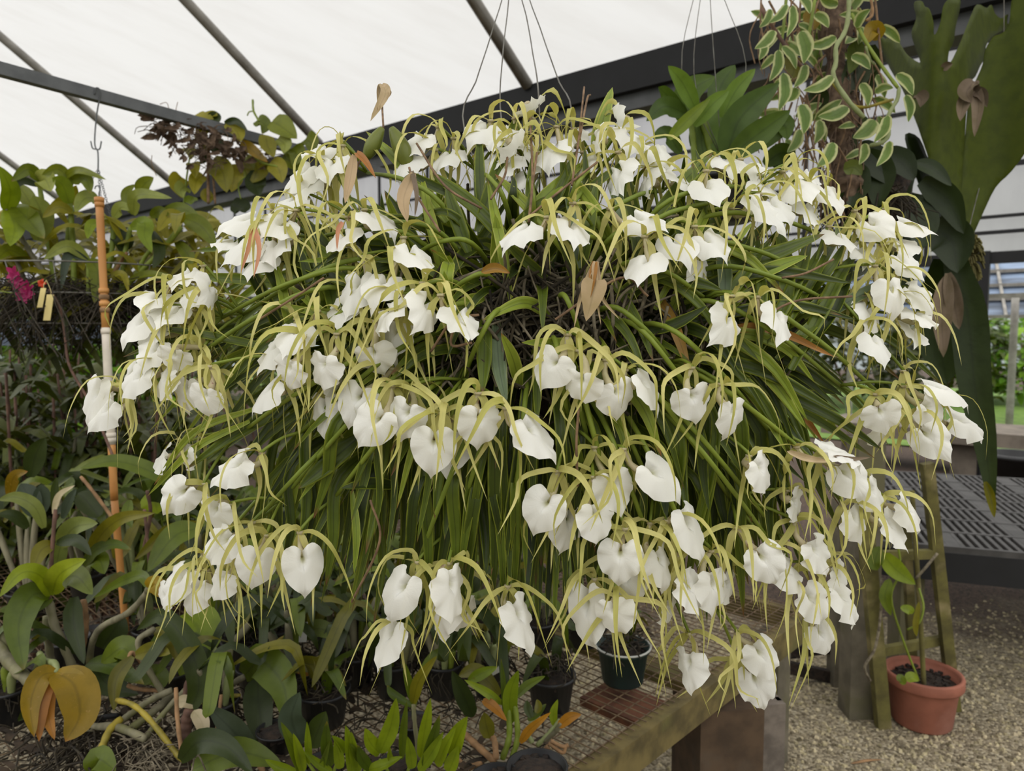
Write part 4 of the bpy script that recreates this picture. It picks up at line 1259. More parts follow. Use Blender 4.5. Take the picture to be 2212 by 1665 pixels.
# ---- vine on the rail
vr = P(500, 300, 3.1)
vn = empty('rail_vine', vr, 'green vine with dry brown remains sprawling over the end of the dark rail', 'vine')
traced(vn, [([(420, 250), (440, 265), (425, 297)], 38, 'bo', 3.05, 2.98, 'oval'), ([(420, 303), (435, 305), (446, 326)], 30, 'bo', 3.05, 3.0, 'heart'), ([(416, 352), (420, 365), (422, 386)], 26, 'bo', 3.05, 3.0, 'heart'), ([(392, 382), (380, 400), (392, 428)], 36, 'bo', 3.05, 3.0, 'heart'), ([(400, 402), (390, 412), (396, 428)], 30, 'bp', 3.03, 2.98, 'heart'),
            ([(440, 378), (425, 390), (420, 420)], 30, 'bo', 3.05, 3.0, 'oval'), ([(418, 425), (412, 435), (412, 442)], 24, 'gx', 3.05, 3.0, 'oval'), ([(455, 352), (480, 370), (490, 416)], 46, 'bo', 3.05, 3.0, 'oval'), ([(490, 358), (505, 380), (500, 415)], 36, 'bo', 3.08, 3.05, 'oval'), ([(490, 266), (512, 285), (520, 306)], 30, 'bo', 3.05, 3.0, 'oval'),
            ([(485, 265), (510, 262), (535, 282)], 14, 'gd', 3.05, 3.0), ([(555, 260), (572, 270), (566, 290)], 30, 'bl', 3.1, 3.08, 'heart'), ([(575, 292), (578, 315), (592, 340)], 34, 'bo', 3.05, 3.02, 'oval'), ([(588, 262), (610, 275), (642, 300)], 46, 'bl', 3.1, 3.05, 'oval'), ([(600, 300), (615, 312), (612, 332)], 36, 'bp', 3.08, 3.04, 'heart'),
            ([(522, 305), (545, 325), (578, 350)], 22, 'gy', 3.05, 3.02), ([(585, 350), (602, 365), (610, 395)], 38, 'bo', 3.05, 3.02, 'oval'), ([(525, 350), (535, 360), (530, 382)], 38, 'bp', 3.12, 3.1, 'heart'), ([(560, 370), (550, 400), (560, 425)], 40, 'gd', 3.12, 3.1, 'oval'), ([(630, 320), (640, 335), (632, 360)], 40, 'bl', 3.1, 3.08, 'heart'),
            ([(610, 340), (630, 350), (650, 370)], 40, 'bl', 3.1, 3.1, 'heart'), ([(435, 252), (460, 248), (470, 250)], 16, 'bo', 3.05, 3.03), ([(450, 262), (465, 255), (470, 268)], 24, 'gd', 3.05, 3.03), ([(400, 320), (410, 330), (412, 345)], 26, 'bo', 3.05, 3.0, 'heart'), ([(430, 320), (440, 340), (432, 355)], 24, 'gd', 3.07, 3.05, 'heart'),
            ([(480, 300), (470, 320), (480, 328)], 30, 'gd', 3.07, 3.05, 'oval'), ([(540, 340), (555, 365), (545, 395)], 50, 'bo', 3.12, 3.1, 'oval'), ([(460, 420), (450, 425), (452, 440)], 30, 'bo', 3.07, 3.05, 'oval'), ([(500, 440), (525, 450), (530, 460)], 36, 'gd', 3.15, 3.12, 'oval'), ([(640, 350), (650, 380), (640, 410)], 44, 'gd', 3.15, 3.12, 'oval'), ([(660, 300), (672, 310), (670, 330)], 40, 'bl', 3.15, 3.12, 'heart')], fold=.3)
canes(vn, [([(560, 262), (548, 240), (546, 215)], 5, 'gstem', 3.05, 3.05), ([(546, 240), (538, 242), (534, 250)], 3, 'gstem', 3.05, 3.05), ([(520, 310), (560, 348), (600, 360)], 5, 'gstem', 3.06, 3.04), ([(400, 470), (398, 430), (412, 330), (430, 300)], 4, 'gstem', 3.04, 3.04), ([(450, 440), (450, 340), (455, 290)], 7, 'twig', 3.04, 3.04), ([(465, 440), (460, 380), (452, 330)], 5, 'twig', 3.04, 3.04),
           ([(520, 430), (515, 400), (530, 380)], 3, 'gstem', 3.06, 3.06), ([(345, 225), (360, 222), (366, 240)], 1.5, 'twig', 3.0, 3.0), ([(384, 220), (380, 240), (384, 260)], 1.5, 'twig', 3.0, 3.0), ([(328, 335), (328, 355), (338, 380)], 1.5, 'twig', 3.0, 3.0)], 'stem')
rr = random.Random(15)
mb = MB()
for i in range(300):
    t = rr.choice((.04, .12, .22, .3, .36, .45, .55, .8)) + rr.gauss(0, .035)
    x = 320 + 330 * t
    y = 240 + 105 * t + rr.uniform(-8, 46) * (1.4 if .15 < t < .5 else .7)
    b = P(x, y, 2.85 + .3 * t) + V((rr.uniform(-.03, .03), rr.uniform(-.03, .04), rr.uniform(-.04, .01)))
    L = rr.uniform(.02, .09)
    e = b + V((rr.uniform(-.06, .06), rr.uniform(-.03, .03), rr.uniform(-L, L * .4)))
    if i % 3: mb.tube([b, b.lerp(e, .5) + V((rr.uniform(-.02, .02), 0, .01)), e], .0016, n=4, seg=5, caps=False)
    else: mb.leaf([b, b.lerp(e, .5) + V((.01, 0, 0)), e], rr.uniform(.012, .03), seg=5, na=1, fold=.8)
mb.build('dry_remains', M['dryvine'], vn, kind='stuff')

# ---- hanging strap leaved plant, right of the orchid's crown
sc_ = P(1560, 345, 1.95)
sp_ = empty('hanging_orchid', sc_, 'hanging plant with a fan of broad glossy green leaves beside the variegated climber', 'hanging plant')
traced(sp_, [([(1568, 345), (1600, 255), (1684, 178)], 56, 'sd', 1.9, 1.84), ([(1575, 340), (1640, 288), (1708, 238)], 46, 'sd', 1.88, 1.82), ([(1562, 335), (1560, 260), (1585, 190)], 50, 'sl', 1.95, 1.96), ([(1560, 255), (1590, 195), (1632, 148)], 32, 'sl', 1.92, 1.88), ([(1556, 245), (1556, 190), (1588, 140)], 42, 'sd', 1.98, 2.0),
             ([(1500, 272), (1540, 225), (1575, 195)], 30, 'sl', 1.9, 1.86), ([(1472, 262), (1490, 200), (1545, 165)], 50, 'sd', 1.96, 1.92), ([(1505, 240), (1475, 180), (1443, 142)], 32, 'sl', 1.9, 1.84), ([(1482, 245), (1435, 230), (1396, 262)], 34, 'sd', 1.92, 1.84), ([(1445, 300), (1485, 260), (1535, 212)], 24, 'gx', 1.88, 1.86),
             ([(1640, 320), (1690, 270), (1702, 302)], 40, 'sd', 1.95, 1.9), ([(1485, 255), (1440, 205), (1422, 188)], 24, 'sd', 1.96, 1.9), ([(1600, 340), (1620, 300), (1655, 280)], 34, 'sl', 1.94, 1.9), ([(1520, 340), (1515, 290), (1530, 245)], 44, 'sd', 1.98, 1.98), ([(1470, 330), (1440, 290), (1410, 300)], 30, 'sd', 1.96, 1.9),
             ([(1650, 355), (1690, 330), (1720, 345)], 36, 'sd', 2.0, 1.96), ([(1540, 330), (1600, 300), (1640, 200)], 40, 'sd', 2.02, 2.02)], fac=1.2)
pot(sp_, sc_ - Z * .17, .1, .12)
canes(sp_, [([(1540, 380), (1535, 320), (1520, 260)], 20, 'gstem', 1.97, 1.97), ([(1580, 380), (1575, 330), (1570, 270)], 18, 'gstem', 1.98, 1.98), ([(1500, 370), (1498, 310), (1490, 250)], 14, 'gstem', 1.97, 1.97)])
hk = P(1535, -120, 1.98)
for pts in ([(1474, 160), (1500, -10)], [(1500, 170), (1514, -10)], [(1545, 160), (1534, -10)], [(1612, 150), (1562, -10)]):
    mb = MB()
    q = [P(x, y, 1.93) for x, y in pts]
    mb.tube([sc_ + (q[0] - sc_) * .1, q[0], q[1], hk], .0011, n=5, seg=14)
    mb.build('hanging_wire', M['wire'], sp_)

# ---- variegated climber and the fibrous post it grows on
bp_ = P(1820, 340, 2.1)
ft = empty('tree_fern_slab', bp_, 'rough brown fibrous hanging post wrapped by the variegated climber', 'hanging post')
mb = MB()
rr = random.Random(5)
q = [P(1800, -60, 2.1), P(1805, 120, 2.1), P(1815, 260, 2.1), P(1820, 380, 2.1), P(1822, 440, 2.1)]
mb.tube(q, lambda t: .040 + .012 * math.sin(t * 17) + .006 * math.sin(t * 41), n=14, seg=40)
for i in range(260):
    t = rr.random()
    c = catmull(q, 20)[int(t * 20)]
    a = rr.uniform(0, 6.28)
    b = c + V((math.cos(a) * .035, math.sin(a) * .035, 0))
    mb.tube([b, b + V((math.cos(a) * .02, math.sin(a) * .02, rr.uniform(-.04, .02))), b + V((math.cos(a) * .025, math.sin(a) * .02, rr.uniform(-.09, -.02)))], .002, n=4, seg=4, caps=False)
mb.build('fibre', M['dryvine'], ft)
dkp = MB()
dkp.lathe(P(1880, 480, 2.25), [(0, 0), (.08, 0), (.11, .05), (.115, .12), (.10, .14), (0, .13)], 24)
dkp.build('dark_basket', M['soil'], ft)

vc = empty('variegated_climber', P(1790, 200, 2.0), 'climbing vine with white edged green leaves trailing from the fibrous post', 'vine')
canes(vc, [([(1836, -40), (1832, 40), (1822, 75), (1806, 100), (1806, 135), (1800, 165), (1830, 215), (1866, 254)], 11, 'pstem', 1.92, 1.84), ([(1942, 190), (1938, 215), (1918, 252), (1920, 290), (1905, 308), (1880, 314)], 9, 'pstem', 1.9, 1.86), ([(1645, 20), (1680, 75), (1715, 125), (1752, 166)], 9, 'dcane', 1.98, 1.96),
           ([(1760, 0), (1750, 60), (1738, 110)], 8, 'gstem', 2.0, 1.98), ([(1700, -20), (1690, 80), (1680, 140)], 7, 'gstem', 2.0, 1.98), ([(1840, 30), (1870, 90), (1910, 150), (1940, 190)], 8, 'go' if False else 'gstem', 1.98, 1.9), ([(1790, 170), (1850, 230), (1930, 215)], 7, 'ycane', 2.0, 1.96), ([(1880, -10), (1885, 30), (1870, 45)], 6, 'tancane', 1.95, 1.95), ([(1870, 100), (1880, 130), (1890, 140)], 6, 'pstem', 1.95, 1.95)], 'stem')
VL = [((1712, 12), (1700, 80), 22), ((1730, 68), (1736, 138), 36), ((1806, 80), (1742, 98), 26), ((1800, 165), (1735, 196), 28), ((1832, 232), (1766, 252), 34), ((1937, 160), (1972, 206), 26), ((1957, 205), (1962, 264), 22), ((1890, 260), (1842, 298), 38), ((1918, 250), (1888, 308), 28), ((1868, 310), (1856, 356), 22), ((1922, 305), (1893, 360), 24),
      ((1672, 66), (1630, 106), 28), ((1682, 108), (1662, 176), 26), ((1730, 226), (1736, 290), 32), ((1692, 158), (1682, 240), 30), ((1800, 308), (1764, 362), 32), ((1728, 280), (1700, 330), 26), ((1700, 10), (1660, 50), 22), ((1720, 190), (1700, 220), 26), ((1760, 30), (1790, 60), 24), ((1690, 100), (1720, 150), 20), ((1650, 90), (1640, 130), 22), ((1740, 140), (1715, 190), 24),
      ((1840, 120), (1880, 150), 26), ((1850, 60), (1880, 20), 24), ((1810, 10), (1770, -10), 24), ((1890, 200), (1930, 190), 22), ((1770, 260), (1760, 310), 26), ((1665, 20), (1640, 60), 20), ((1730, -10), (1750, 30), 22), ((1860, 180), (1875, 230), 24), ((1700, 250), (1690, 290), 20)]
for k, ((x0, y0), (x1, y1), w_) in enumerate(VL):
    dd = 1.84 + .1 * ((k * 7) % 5) / 5 if k < 16 else 1.96
    nx, ny = (y1 - y0) * .12, -(x1 - x0) * .12
    traced(vc, [([(x0, y0), ((x0 + x1) / 2 + nx, (y0 + y1) / 2 + ny), (x1, y1)], w_ * .82, 'vari', dd, dd - .03, 'oval')], fold=.35)
traced(vc, [([(1905, 80), (1885, 65), (1872, 95)], 34, 'gy', 2.0, 1.98, 'oval'), ([(1830, 200), (1870, 130), (1880, 220)], 60, 'gd', 2.06, 2.06, 'oval'), ([(1822, 366), (1845, 362), (1862, 378)], 30, 'gp', 1.95, 1.92, 'oval'), ([(1745, 20), (1755, 45), (1740, 75)], 34, 'gy', 2.04, 2.04, 'oval'), ([(1845, 90), (1850, 120), (1835, 160)], 34, 'gl', 2.04, 2.04, 'oval'),
            ([(1660, 330), (1690, 345), (1720, 335)], 38, 'gd', 2.0, 2.0, 'oval'), ([(1750, 200), (1770, 215), (1780, 240)], 40, 'gd', 2.06, 2.06, 'oval'), ([(1880, 270), (1850, 280), (1835, 330)], 40, 'gd', 2.08, 2.08, 'oval'), ([(1700, 120), (1715, 150), (1700, 185)], 30, 'go', 2.05, 2.05, 'oval')])

rr = random.Random(44)
mb = MB()
for i in range(90):
    x, y = rr.uniform(1640, 1900), rr.uniform(-20, 330)
    b = P(x, y, rr.uniform(1.98, 2.14))
    e = V((rr.uniform(-.05, .05), rr.uniform(-.02, .02), -rr.uniform(.06, .2)))
    mb.tube([b, b + e * .5 + V((rr.uniform(-.03, .03), 0, 0)), b + e], rr.uniform(.0012, .0035), n=5, seg=7, caps=False)
mb.build('aerial_roots', M['twig'], vc, kind='stuff')
mb = MB()
for i in range(60):
    x, y = rr.uniform(1650, 1900), rr.uniform(-20, 330)
    b = P(x, y, rr.uniform(2.02, 2.16))
    e = V((rr.uniform(-1, 1), rr.uniform(-.3, .3), rr.uniform(-1, .4))).normalized() * rr.uniform(.05, .09)
    mb.leaf([b, b + e * .5 + V((0, -.01, 0)), b + e], e.length * .36, prof='oval', seg=7, na=2, fold=.3)
mb.build('foliage', M['vari'], vc, kind='stuff')
traced(ft, [([(1835, 330), (1880, 345), (1930, 400)], 60, 'stagdark', 2.12, 2.06, 'strap'), ([(1870, 330), (1900, 380), (1895, 450)], 60, 'stagdark', 2.1, 2.06, 'strap'), ([(1840, 350), (1850, 400), (1835, 450)], 50, 'stagdark', 2.1, 2.05, 'strap'), ([(1900, 340), (1945, 350), (1975, 390)], 50, 'stagdark', 2.14, 2.1, 'strap'), ([(1820, 380), (1800, 420), (1790, 460)], 40, 'stagdark', 2.1, 2.06, 'strap')])
roots(ft, P(1880, 430, 2.18), 160, .12, .12, 'darkroot', seed=12, r=.002)

# ---- staghorn fern
sg = empty('staghorn_fern', P(2060, 560, 2.3), 'big staghorn fern with broad forked green fronds hanging beside the far wall', 'fern')


def frond(outline, bend, mk, name, step=14):
    n = len(outline)
    # smooth the traced outline
    sm = catmull([V((x, y, 0)) for x, y in outline + outline[:1]], n * 3)[:-1]
    pts = [(p.x, p.y) for p in sm]
    import mathutils
    def inside(x, y):
        c = False
        j = len(pts) - 1
        for i in range(len(pts)):
            if (pts[i][1] > y) != (pts[j][1] > y) and x < (pts[j][0] - pts[i][0]) * (y - pts[i][1]) / (pts[j][1] - pts[i][1]) + pts[i][0]:
                c = not c
            j = i
        return c
    v2 = [mathutils.Vector(p) for p in pts]
    xs, ys = [p[0] for p in pts], [p[1] for p in pts]
    y = min(ys)
    while y < max(ys):
        x = min(xs) + (step / 2 if int(y / step) % 2 else 0)
        while x < max(xs):
            if inside(x, y) and min((x - a) ** 2 + (y - b) ** 2 for a, b in pts) > (step * .5) ** 2: v2.append(mathutils.Vector((x, y)))
            x += step
        y += step
    m = len(pts)
    r = delaunay_2d_cdt(v2, [(i, (i + 1) % m) for i in range(m)], [], 1, 1e-4)
    mb = MB()
    x0, x1, y0, y1 = min(xs), max(xs), min(ys), max(ys)
    for p in r[0]:
        mb.v.append(P(p.x, p.y, bend(p.x, p.y)))
        mb.uv.append(((p.x - x0) / (x1 - x0), (y1 - p.y) / (y1 - y0)))
    for f in r[2]:
        mb.f.append(tuple(f))
        mb.mi.append(0)
    o = mb.build(name, M[mk], sg)
    md = o.modifiers.new('thick', 'SOLIDIFY')
    md.thickness = .003
    return o


frond([(2058, 560), (2040, 500), (2028, 440), (2010, 360), (1985, 275), (1952, 195), (1925, 150), (1905, 105), (1897, 82), (1906, 79), (1914, 84), (1926, 74), (1945, 95), (1958, 116), (1976, 130), (1990, 134), (1978, 100), (1971, 70), (1981, 40), (1976, 14), (1980, 2), (1992, 3), (1998, 14), (2008, 20), (2017, 50), (2017, 72), (2022, 72), (2032, 45), (2037, 15), (2050, -2), (2072, 0), (2070, 25), (2062, 60), (2058, 90), (2048, 112), (2046, 138),
       (2056, 130), (2074, 92), (2090, 52), (2098, 32), (2110, 10), (2130, 18), (2140, 11), (2148, 30), (2162, 40), (2176, 31), (2174, 50), (2181, 60), (2165, 66), (2142, 80), (2128, 100), (2126, 125), (2116, 142), (2105, 166), (2092, 182), (2086, 235), (2082, 300), (2076, 400), (2072, 480)],
      lambda x, y: 2.30 - .00022 * (560 - y) + .05 * math.sin((x - 2030) / 38) + .00000012 * (x - 2040) ** 2 * (560 - y), 'stag', 'frond')
frond([(2058, 575), (2062, 480), (2075, 380), (2085, 290), (2092, 215), (2105, 180), (2122, 140), (2128, 108), (2145, 80), (2165, 72), (2180, 50), (2185, 5), (2195, -25), (2225, -40), (2262, -30), (2275, 40), (2255, 110), (2240, 160), (2245, 220), (2225, 310), (2185, 370), (2150, 405), (2120, 465), (2092, 525)],
      lambda x, y: 2.38 - .00012 * (560 - y) + .04 * math.sin((x - 2060) / 45), 'stag', 'frond')
frond([(2050, 585), (2030, 520), (1995, 430), (1965, 340), (1955, 290), (1985, 300), (2010, 360), (2060, 450), (2075, 540)], lambda x, y: 2.36 + .03 * math.sin((x - 1990) / 30), 'stagdark', 'frond')
traced(sg, [([(1962, 350), (1950, 395), (1955, 436)], 38, 'stagdark', 2.2, 2.14), ([(1975, 352), (2015, 365), (2056, 402)], 30, 'stagdark', 2.24, 2.2), ([(1990, 390), (2045, 430), (2082, 505)], 50, 'stagdark', 2.26, 2.22, 'strap'), ([(1950, 440), (1985, 480), (1990, 540)], 70, 'stagdark', 2.3, 2.25, 'oval'), ([(2005, 490), (2055, 520), (2068, 590)], 80, 'stagdark', 2.3, 2.26, 'oval'),
            ([(2062, 560), (2092, 690), (2105, 830), (2128, 960), (2146, 1112)], 66, 'stagdark', 2.3, 2.3, 'needle'), ([(2040, 560), (2030, 720), (2045, 830)], 90, 'stagdark', 2.42, 2.42, 'strap'), ([(2070, 580), (2075, 700), (2090, 800)], 80, 'stagdark', 2.44, 2.44, 'strap'), ([(1990, 420), (1950, 520), (1960, 640)], 80, 'stagdark', 2.46, 2.46, 'strap')], name='frond')
traced(sg, [([(2048, 590), (2062, 660), (2072, 712)], 30, 'brownleaf', 2.26, 2.22), ([(2045, 600), (2035, 680), (2038, 772)], 36, 'brownleaf', 2.26, 2.22), ([(2104, 176), (2088, 200), (2098, 222)], 30, 'brownleaf', 2.2, 2.16), ([(2106, 180), (2114, 230), (2105, 296)], 22, 'brownleaf', 2.18, 2.14), ([(2098, 195), (2122, 205), (2132, 232)], 20, 'brownleaf', 2.18, 2.14),
            ([(1980, 205), (1990, 215), (1988, 232)], 26, 'brownleaf', 2.2, 2.18), ([(2035, 150), (2045, 142), (2058, 138)], 16, 'brownleaf', 2.22, 2.2), ([(2092, 200), (2080, 230), (2074, 262)], 24, 'brownleaf', 2.2, 2.17), ([(2128, 1040), (2140, 1075), (2148, 1118)], 16, 'go', 2.29, 2.28)], name='dead_frond', fold=.9)
mb = MB()
q = P(2085, 555, 2.34)
rr = random.Random(8)
for i in range(300):
    a, e = rr.uniform(0, 6.28), rr.uniform(-1.4, 1.4)
    d = V((math.cos(a) * math.cos(e) * .05, math.sin(a) * math.cos(e) * .05, math.sin(e) * .09))
    mb.tube([q + d * .4, q + d * .9, q + d * 1.1 - Z * .02], .003, n=4, seg=4, caps=False)
mb.build('moss_base', M['stakewood'], sg)
mb = MB()
mb.tube([q + Z * .05, P(2160, 200, 2.5), P(2170, -80, 2.55)], .0015, n=5, seg=16)
mb.build('hanging_wire', M['wire'], sg)

# ================================================================ the white orchid
C0 = P(1165, 690, 1.12)
orchid = empty('white_orchid', C0, 'huge hanging orchid covered in white heart shaped flowers with narrow green leaves', 'orchid')


def surf(x, y, back=0.0):
    """depth of the plant's rounded outside at a pixel"""
    rx = (x - 1165) / (1010 if x < 1165 else 1000)
    ry = (y - 800) / (640 if y < 800 else 820)
    r2 = min(1.0, rx * rx + ry * ry)
    return 1.17 - 0.37 * math.sqrt(max(0.0, 1 - r2)) + back


# hub x, y, throat x, y, tip x, y, width, set back (cm)
FL = [
 (1033,850,1038,905,1037,982,98,0),(1092,882,1150,925,1207,1003,76,0),(955,893,937,955,930,1043,102,-1),(885,838,875,892,853,960,88,1),
 (850,835,812,905,758,972,96,0),(848,797,772,858,742,932,92,2),(812,695,805,765,827,820,88,2),(868,690,852,712,838,790,72,5),(975,905,966,960,966,1043,70,5),
 (858,562,828,605,795,652,80,1),(785,555,768,612,740,690,74,2),(868,640,833,672,838,714,74,0),(760,640,745,655,722,712,62,4),
 (912,612,925,660,912,712,74,0),(952,638,995,682,1010,742,80,0),(872,514,893,542,920,594,74,0),(752,470,738,508,735,546,76,1),(788,454,812,466,864,508,46,1),
 (686,672,640,712,603,762,74,1),(640,690,592,745,544,806,42,2),(662,735,622,795,618,850,66,0),(728,722,695,788,691,854,68,0),(600,790,580,835,522,893,36,2),
 (456,792,440,855,439,908,70,0),(470,800,398,838,392,902,58,4),(440,752,374,768,381,808,68,1),(400,715,333,752,300,805,58,2),(350,780,300,808,242,862,52,0),(390,790,356,812,320,872,38,2),
 (262,838,206,845,181,932,48,-1),(285,850,228,880,182,938,46,0),(372,612,335,640,304,672,62,2),(448,640,458,622,440,656,64,2),(450,620,428,625,390,662,52,4),(345,660,305,690,252,752,48,1),
 (420,670,375,672,335,712,46,3),(400,700,332,712,308,752,40,4),(440,575,402,588,362,614,32,3),(600,500,538,528,462,566,48,2),(640,455,608,480,560,512,70,1),(650,470,592,525,586,572,62,3),
 (590,455,528,470,455,496,42,2),(610,500,560,558,528,602,52,3),(740,316,716,350,706,390,66,1),(738,306,694,320,648,346,38,2),(700,345,652,368,595,420,40,2),(720,370,668,392,632,440,48,4),
 (948,276,902,300,866,346,48,3),(940,325,880,345,852,380,42,5),(1060,262,1046,272,1008,302,60,3),(1112,258,1082,282,1060,312,60,4),(1150,258,1150,240,1156,222,52,2),(1108,308,1118,325,1096,338,36,2),
 (1202,275,1195,318,1176,368,62,2),(1340,285,1362,290,1366,324,68,2),(1290,288,1283,304,1292,326,52,3),(1336,330,1335,370,1341,420,68,3),(1388,315,1420,325,1452,376,62,4),(1440,370,1470,384,1486,412,44,5),
 (1345,255,1330,265,1347,284,42,5),(1525,370,1530,400,1556,446,78,0),(1580,452,1640,442,1705,508,36,0),(1640,420,1676,440,1722,482,52,1),(1690,372,1722,402,1754,432,72,1),(1745,395,1790,415,1822,466,42,1),
 (1720,430,1746,445,1758,492,50,4),(1545,340,1570,345,1592,368,40,6),(1600,345,1618,352,1640,372,40,6),(1237,440,1237,486,1243,537,86,-1),(1182,470,1128,490,1075,530,46,0),(1318,452,1384,468,1446,500,62,0),
 (1410,500,1462,518,1497,562,76,1),(1500,490,1530,515,1577,562,72,1),(1392,512,1393,560,1374,610,84,0),(1495,520,1518,555,1512,598,56,5),(1846,456,1886,480,1938,510,74,0),(1908,452,1962,480,2030,506,32,0),
 (1905,530,1952,560,2001,606,44,1),(1890,575,1930,622,1950,690,62,0),(1930,600,1978,630,2037,672,42,1),(1930,650,1985,678,2012,708,42,1),(1860,700,1894,735,1926,786,46,2),(1790,490,1815,508,1842,544,44,3),
 (1580,640,1576,690,1553,740,76,0),(1636,642,1686,682,1694,742,52,0),(1950,802,2030,832,2123,858,36,0),(1890,852,1905,893,1917,946,86,0),(1950,835,2010,880,2052,922,72,0),(1962,895,2006,940,2056,1001,82,0),
 (2030,880,2080,905,2155,940,50,1),(1880,890,1905,930,1900,970,40,6),(1226,724,1194,783,1158,846,94,0),(1251,758,1253,825,1252,884,90,-1),(1309,778,1336,848,1347,916,84,0),(1350,800,1394,825,1445,890,42,1),
 (1494,795,1500,858,1506,920,86,0),(1556,830,1586,890,1581,961,54,0),(1205,1018,1177,1088,1140,1166,98,0),(1232,1060,1232,1125,1218,1211,82,4),(1281,1030,1290,1112,1302,1189,82,-1),(1284,966,1328,1045,1346,1120,90,1),
 (1346,970,1418,1018,1490,1086,82,0),(1440,1125,1490,1128,1531,1226,60,1),(1350,1142,1340,1198,1335,1281,102,-1),(1375,1200,1352,1250,1372,1318,86,3),(1330,1288,1325,1322,1346,1390,88,-1),(1285,1250,1264,1305,1271,1426,82,3),
 (1405,1130,1430,1208,1456,1286,60,1),(1465,1195,1490,1265,1526,1337,64,0),(1536,1190,1544,1262,1554,1346,67,0),(1592,1140,1650,1206,1691,1276,90,-1),(1660,1190,1705,1230,1741,1286,48,2),(1715,1126,1764,1188,1791,1248,62,1),
 (1710,1240,1755,1292,1796,1359,72,0),(1770,1230,1822,1285,1880,1356,52,0),(1740,1330,1776,1368,1801,1426,68,2),(1780,1200,1812,1240,1832,1282,48,4),(1618,985,1646,1010,1676,1072,56,0),(1720,966,1800,968,1880,990,34,0),
 (1770,985,1830,1022,1876,1086,84,0),(1860,1030,1888,1058,1911,1112,48,2),(1820,1090,1850,1118,1876,1181,52,2),(1905,1072,1964,1095,2013,1150,48,0),(1880,1090,1926,1130,1966,1196,42,1),(1592,1368,1646,1412,1686,1481,78,-1),
 (1590,1420,1632,1472,1656,1550,84,0),(1487,1368,1485,1432,1490,1506,66,1),(1097,1266,1125,1325,1160,1421,68,0),(970,1216,980,1262,985,1366,68,-1),(965,1235,946,1308,938,1401,66,2),(990,1250,1006,1320,1004,1374,56,4),
 (903,1214,866,1268,816,1359,82,0),(850,1345,840,1368,808,1456,62,1),(648,1150,655,1212,661,1303,90,0),(577,1156,555,1212,540,1291,88,0),(548,1128,482,1168,440,1226,76,0),(500,1090,462,1102,451,1158,72,1),
 (442,1045,390,1065,339,1121,84,0),(566,980,510,1000,445,1051,62,0),(440,1195,385,1250,340,1316,56,1),(450,1230,420,1272,385,1341,62,2),(490,1210,476,1250,456,1302,58,2),(400,1240,352,1285,335,1320,42,4),
 (710,830,695,878,700,956,62,5),(440,945,400,975,392,1022,34,6),(395,960,350,985,330,1008,28,6),(1100,300,1092,350,1082,390,60,6),(1160,330,1132,372,1122,410,58,7),(1070,320,1056,345,1044,380,50,7),(1240,280,1230,298,1222,330,50,7),
 (1850,500,1860,540,1870,580,50,6),(1720,350,1740,372,1762,400,46,6),(760,560,790,545,800,580,50,6),
 (980,300,965,330,940,360,46,6),(1130,290,1140,315,1150,345,50,7),(1260,330,1255,355,1250,385,48,7),(1400,360,1395,385,1390,420,46,6),(1640,380,1655,400,1670,430,48,5),
 (540,520,500,520,470,540,46,4),(410,640,360,660,330,690,46,5),(330,800,280,810,255,840,40,3),(660,420,630,430,605,455,42,4),(1930,500,1950,520,1975,545,40,4),(1900,610,1915,640,1930,680,46,5),(1870,640,1880,670,1890,710,42,5),
 (1960,690,1975,712,1990,740,36,4),(1700,1060,1720,1085,1735,1120,46,5),(1560,1230,1575,1262,1590,1300,48,5),(1440,1280,1450,1310,1460,1350,48,5),(520,1180,510,1210,505,1250,46,4),(900,840,905,880,910,930,54,5),(720,790,730,820,735,860,50,5),
]

HALF = [(0, .13), (.07, .26), (.17, .345), (.30, .375), (.44, .34), (.565, .24), (.64, .09), (.665, -.08), (.64, -.25), (.575, -.41), (.47, -.55), (.335, -.655), (.20, -.745), (.095, -.84), (.035, -.93), (0, -1.0)]
_h = catmull([V((x, y, 0)) for x, y in HALF], 24)
OUTL = [(p.x, p.y) for p in _h] + [(-p.x, p.y) for p in _h[-2:0:-1]]


def lip_mesh(mb, T, s, yv, n, hw, L0, rr):
    """heart shaped blade round the throat T"""
    k1, k2, k3 = rr.uniform(.15, .65), rr.uniform(-.1, .5), rr.uniform(0, 6.28)
    asym = rr.uniform(-.12, .12)
    edge, curl = rr.uniform(.025, .075), rr.uniform(0.05, .5)
    droop = rr.uniform(-.1, .1)
    rows, uvs = [], []
    for r in (.001, .07, .14, .24, .38, .54, .7, .84, .94, 1.0):
        row, uvr = [], []
        for j, (ox, oy) in enumerate(OUTL):
            # the throat is a hollow: near it rings are round, further out they follow the outline
            a = math.atan2(oy, ox)
            x, y = ox * r, oy * r
            rad = math.hypot(x, y)
            z = -.12 * math.exp(-(rad / .10) ** 2) - .26 * math.exp(-(x / .055) ** 2) * max(0.0, min(1.0, (y + .16) / .16))
            z -= k1 * x * x + (asym * x * y)
            z -= k2 * max(0, -y) ** 2 * .8
            z += .10 * math.exp(-(x / .12) ** 2) * max(0, -y) * 0 - .05 * math.exp(-(x / .1) ** 2) * (1 if y > 0 else 0)
            z += edge * r ** 4 * math.sin(a * 7 + k3) + edge * .7 * r ** 5 * math.sin(a * 13 + k3 * 2)
            if y < -.75: z -= curl * (-.75 - y) * 1.6
            if y > .1: z -= (y - .1) * (y - .1) * (.6 + droop)
            row.append(T + s * (x * hw / .665) + yv * (y * L0) + n * (z * L0))
            uvr.append((j / len(OUTL), r))
        rows.append(row)
        uvs.append(uvr)
    mb.grid(rows, uvs, closed=True)


class Flower:
    pass


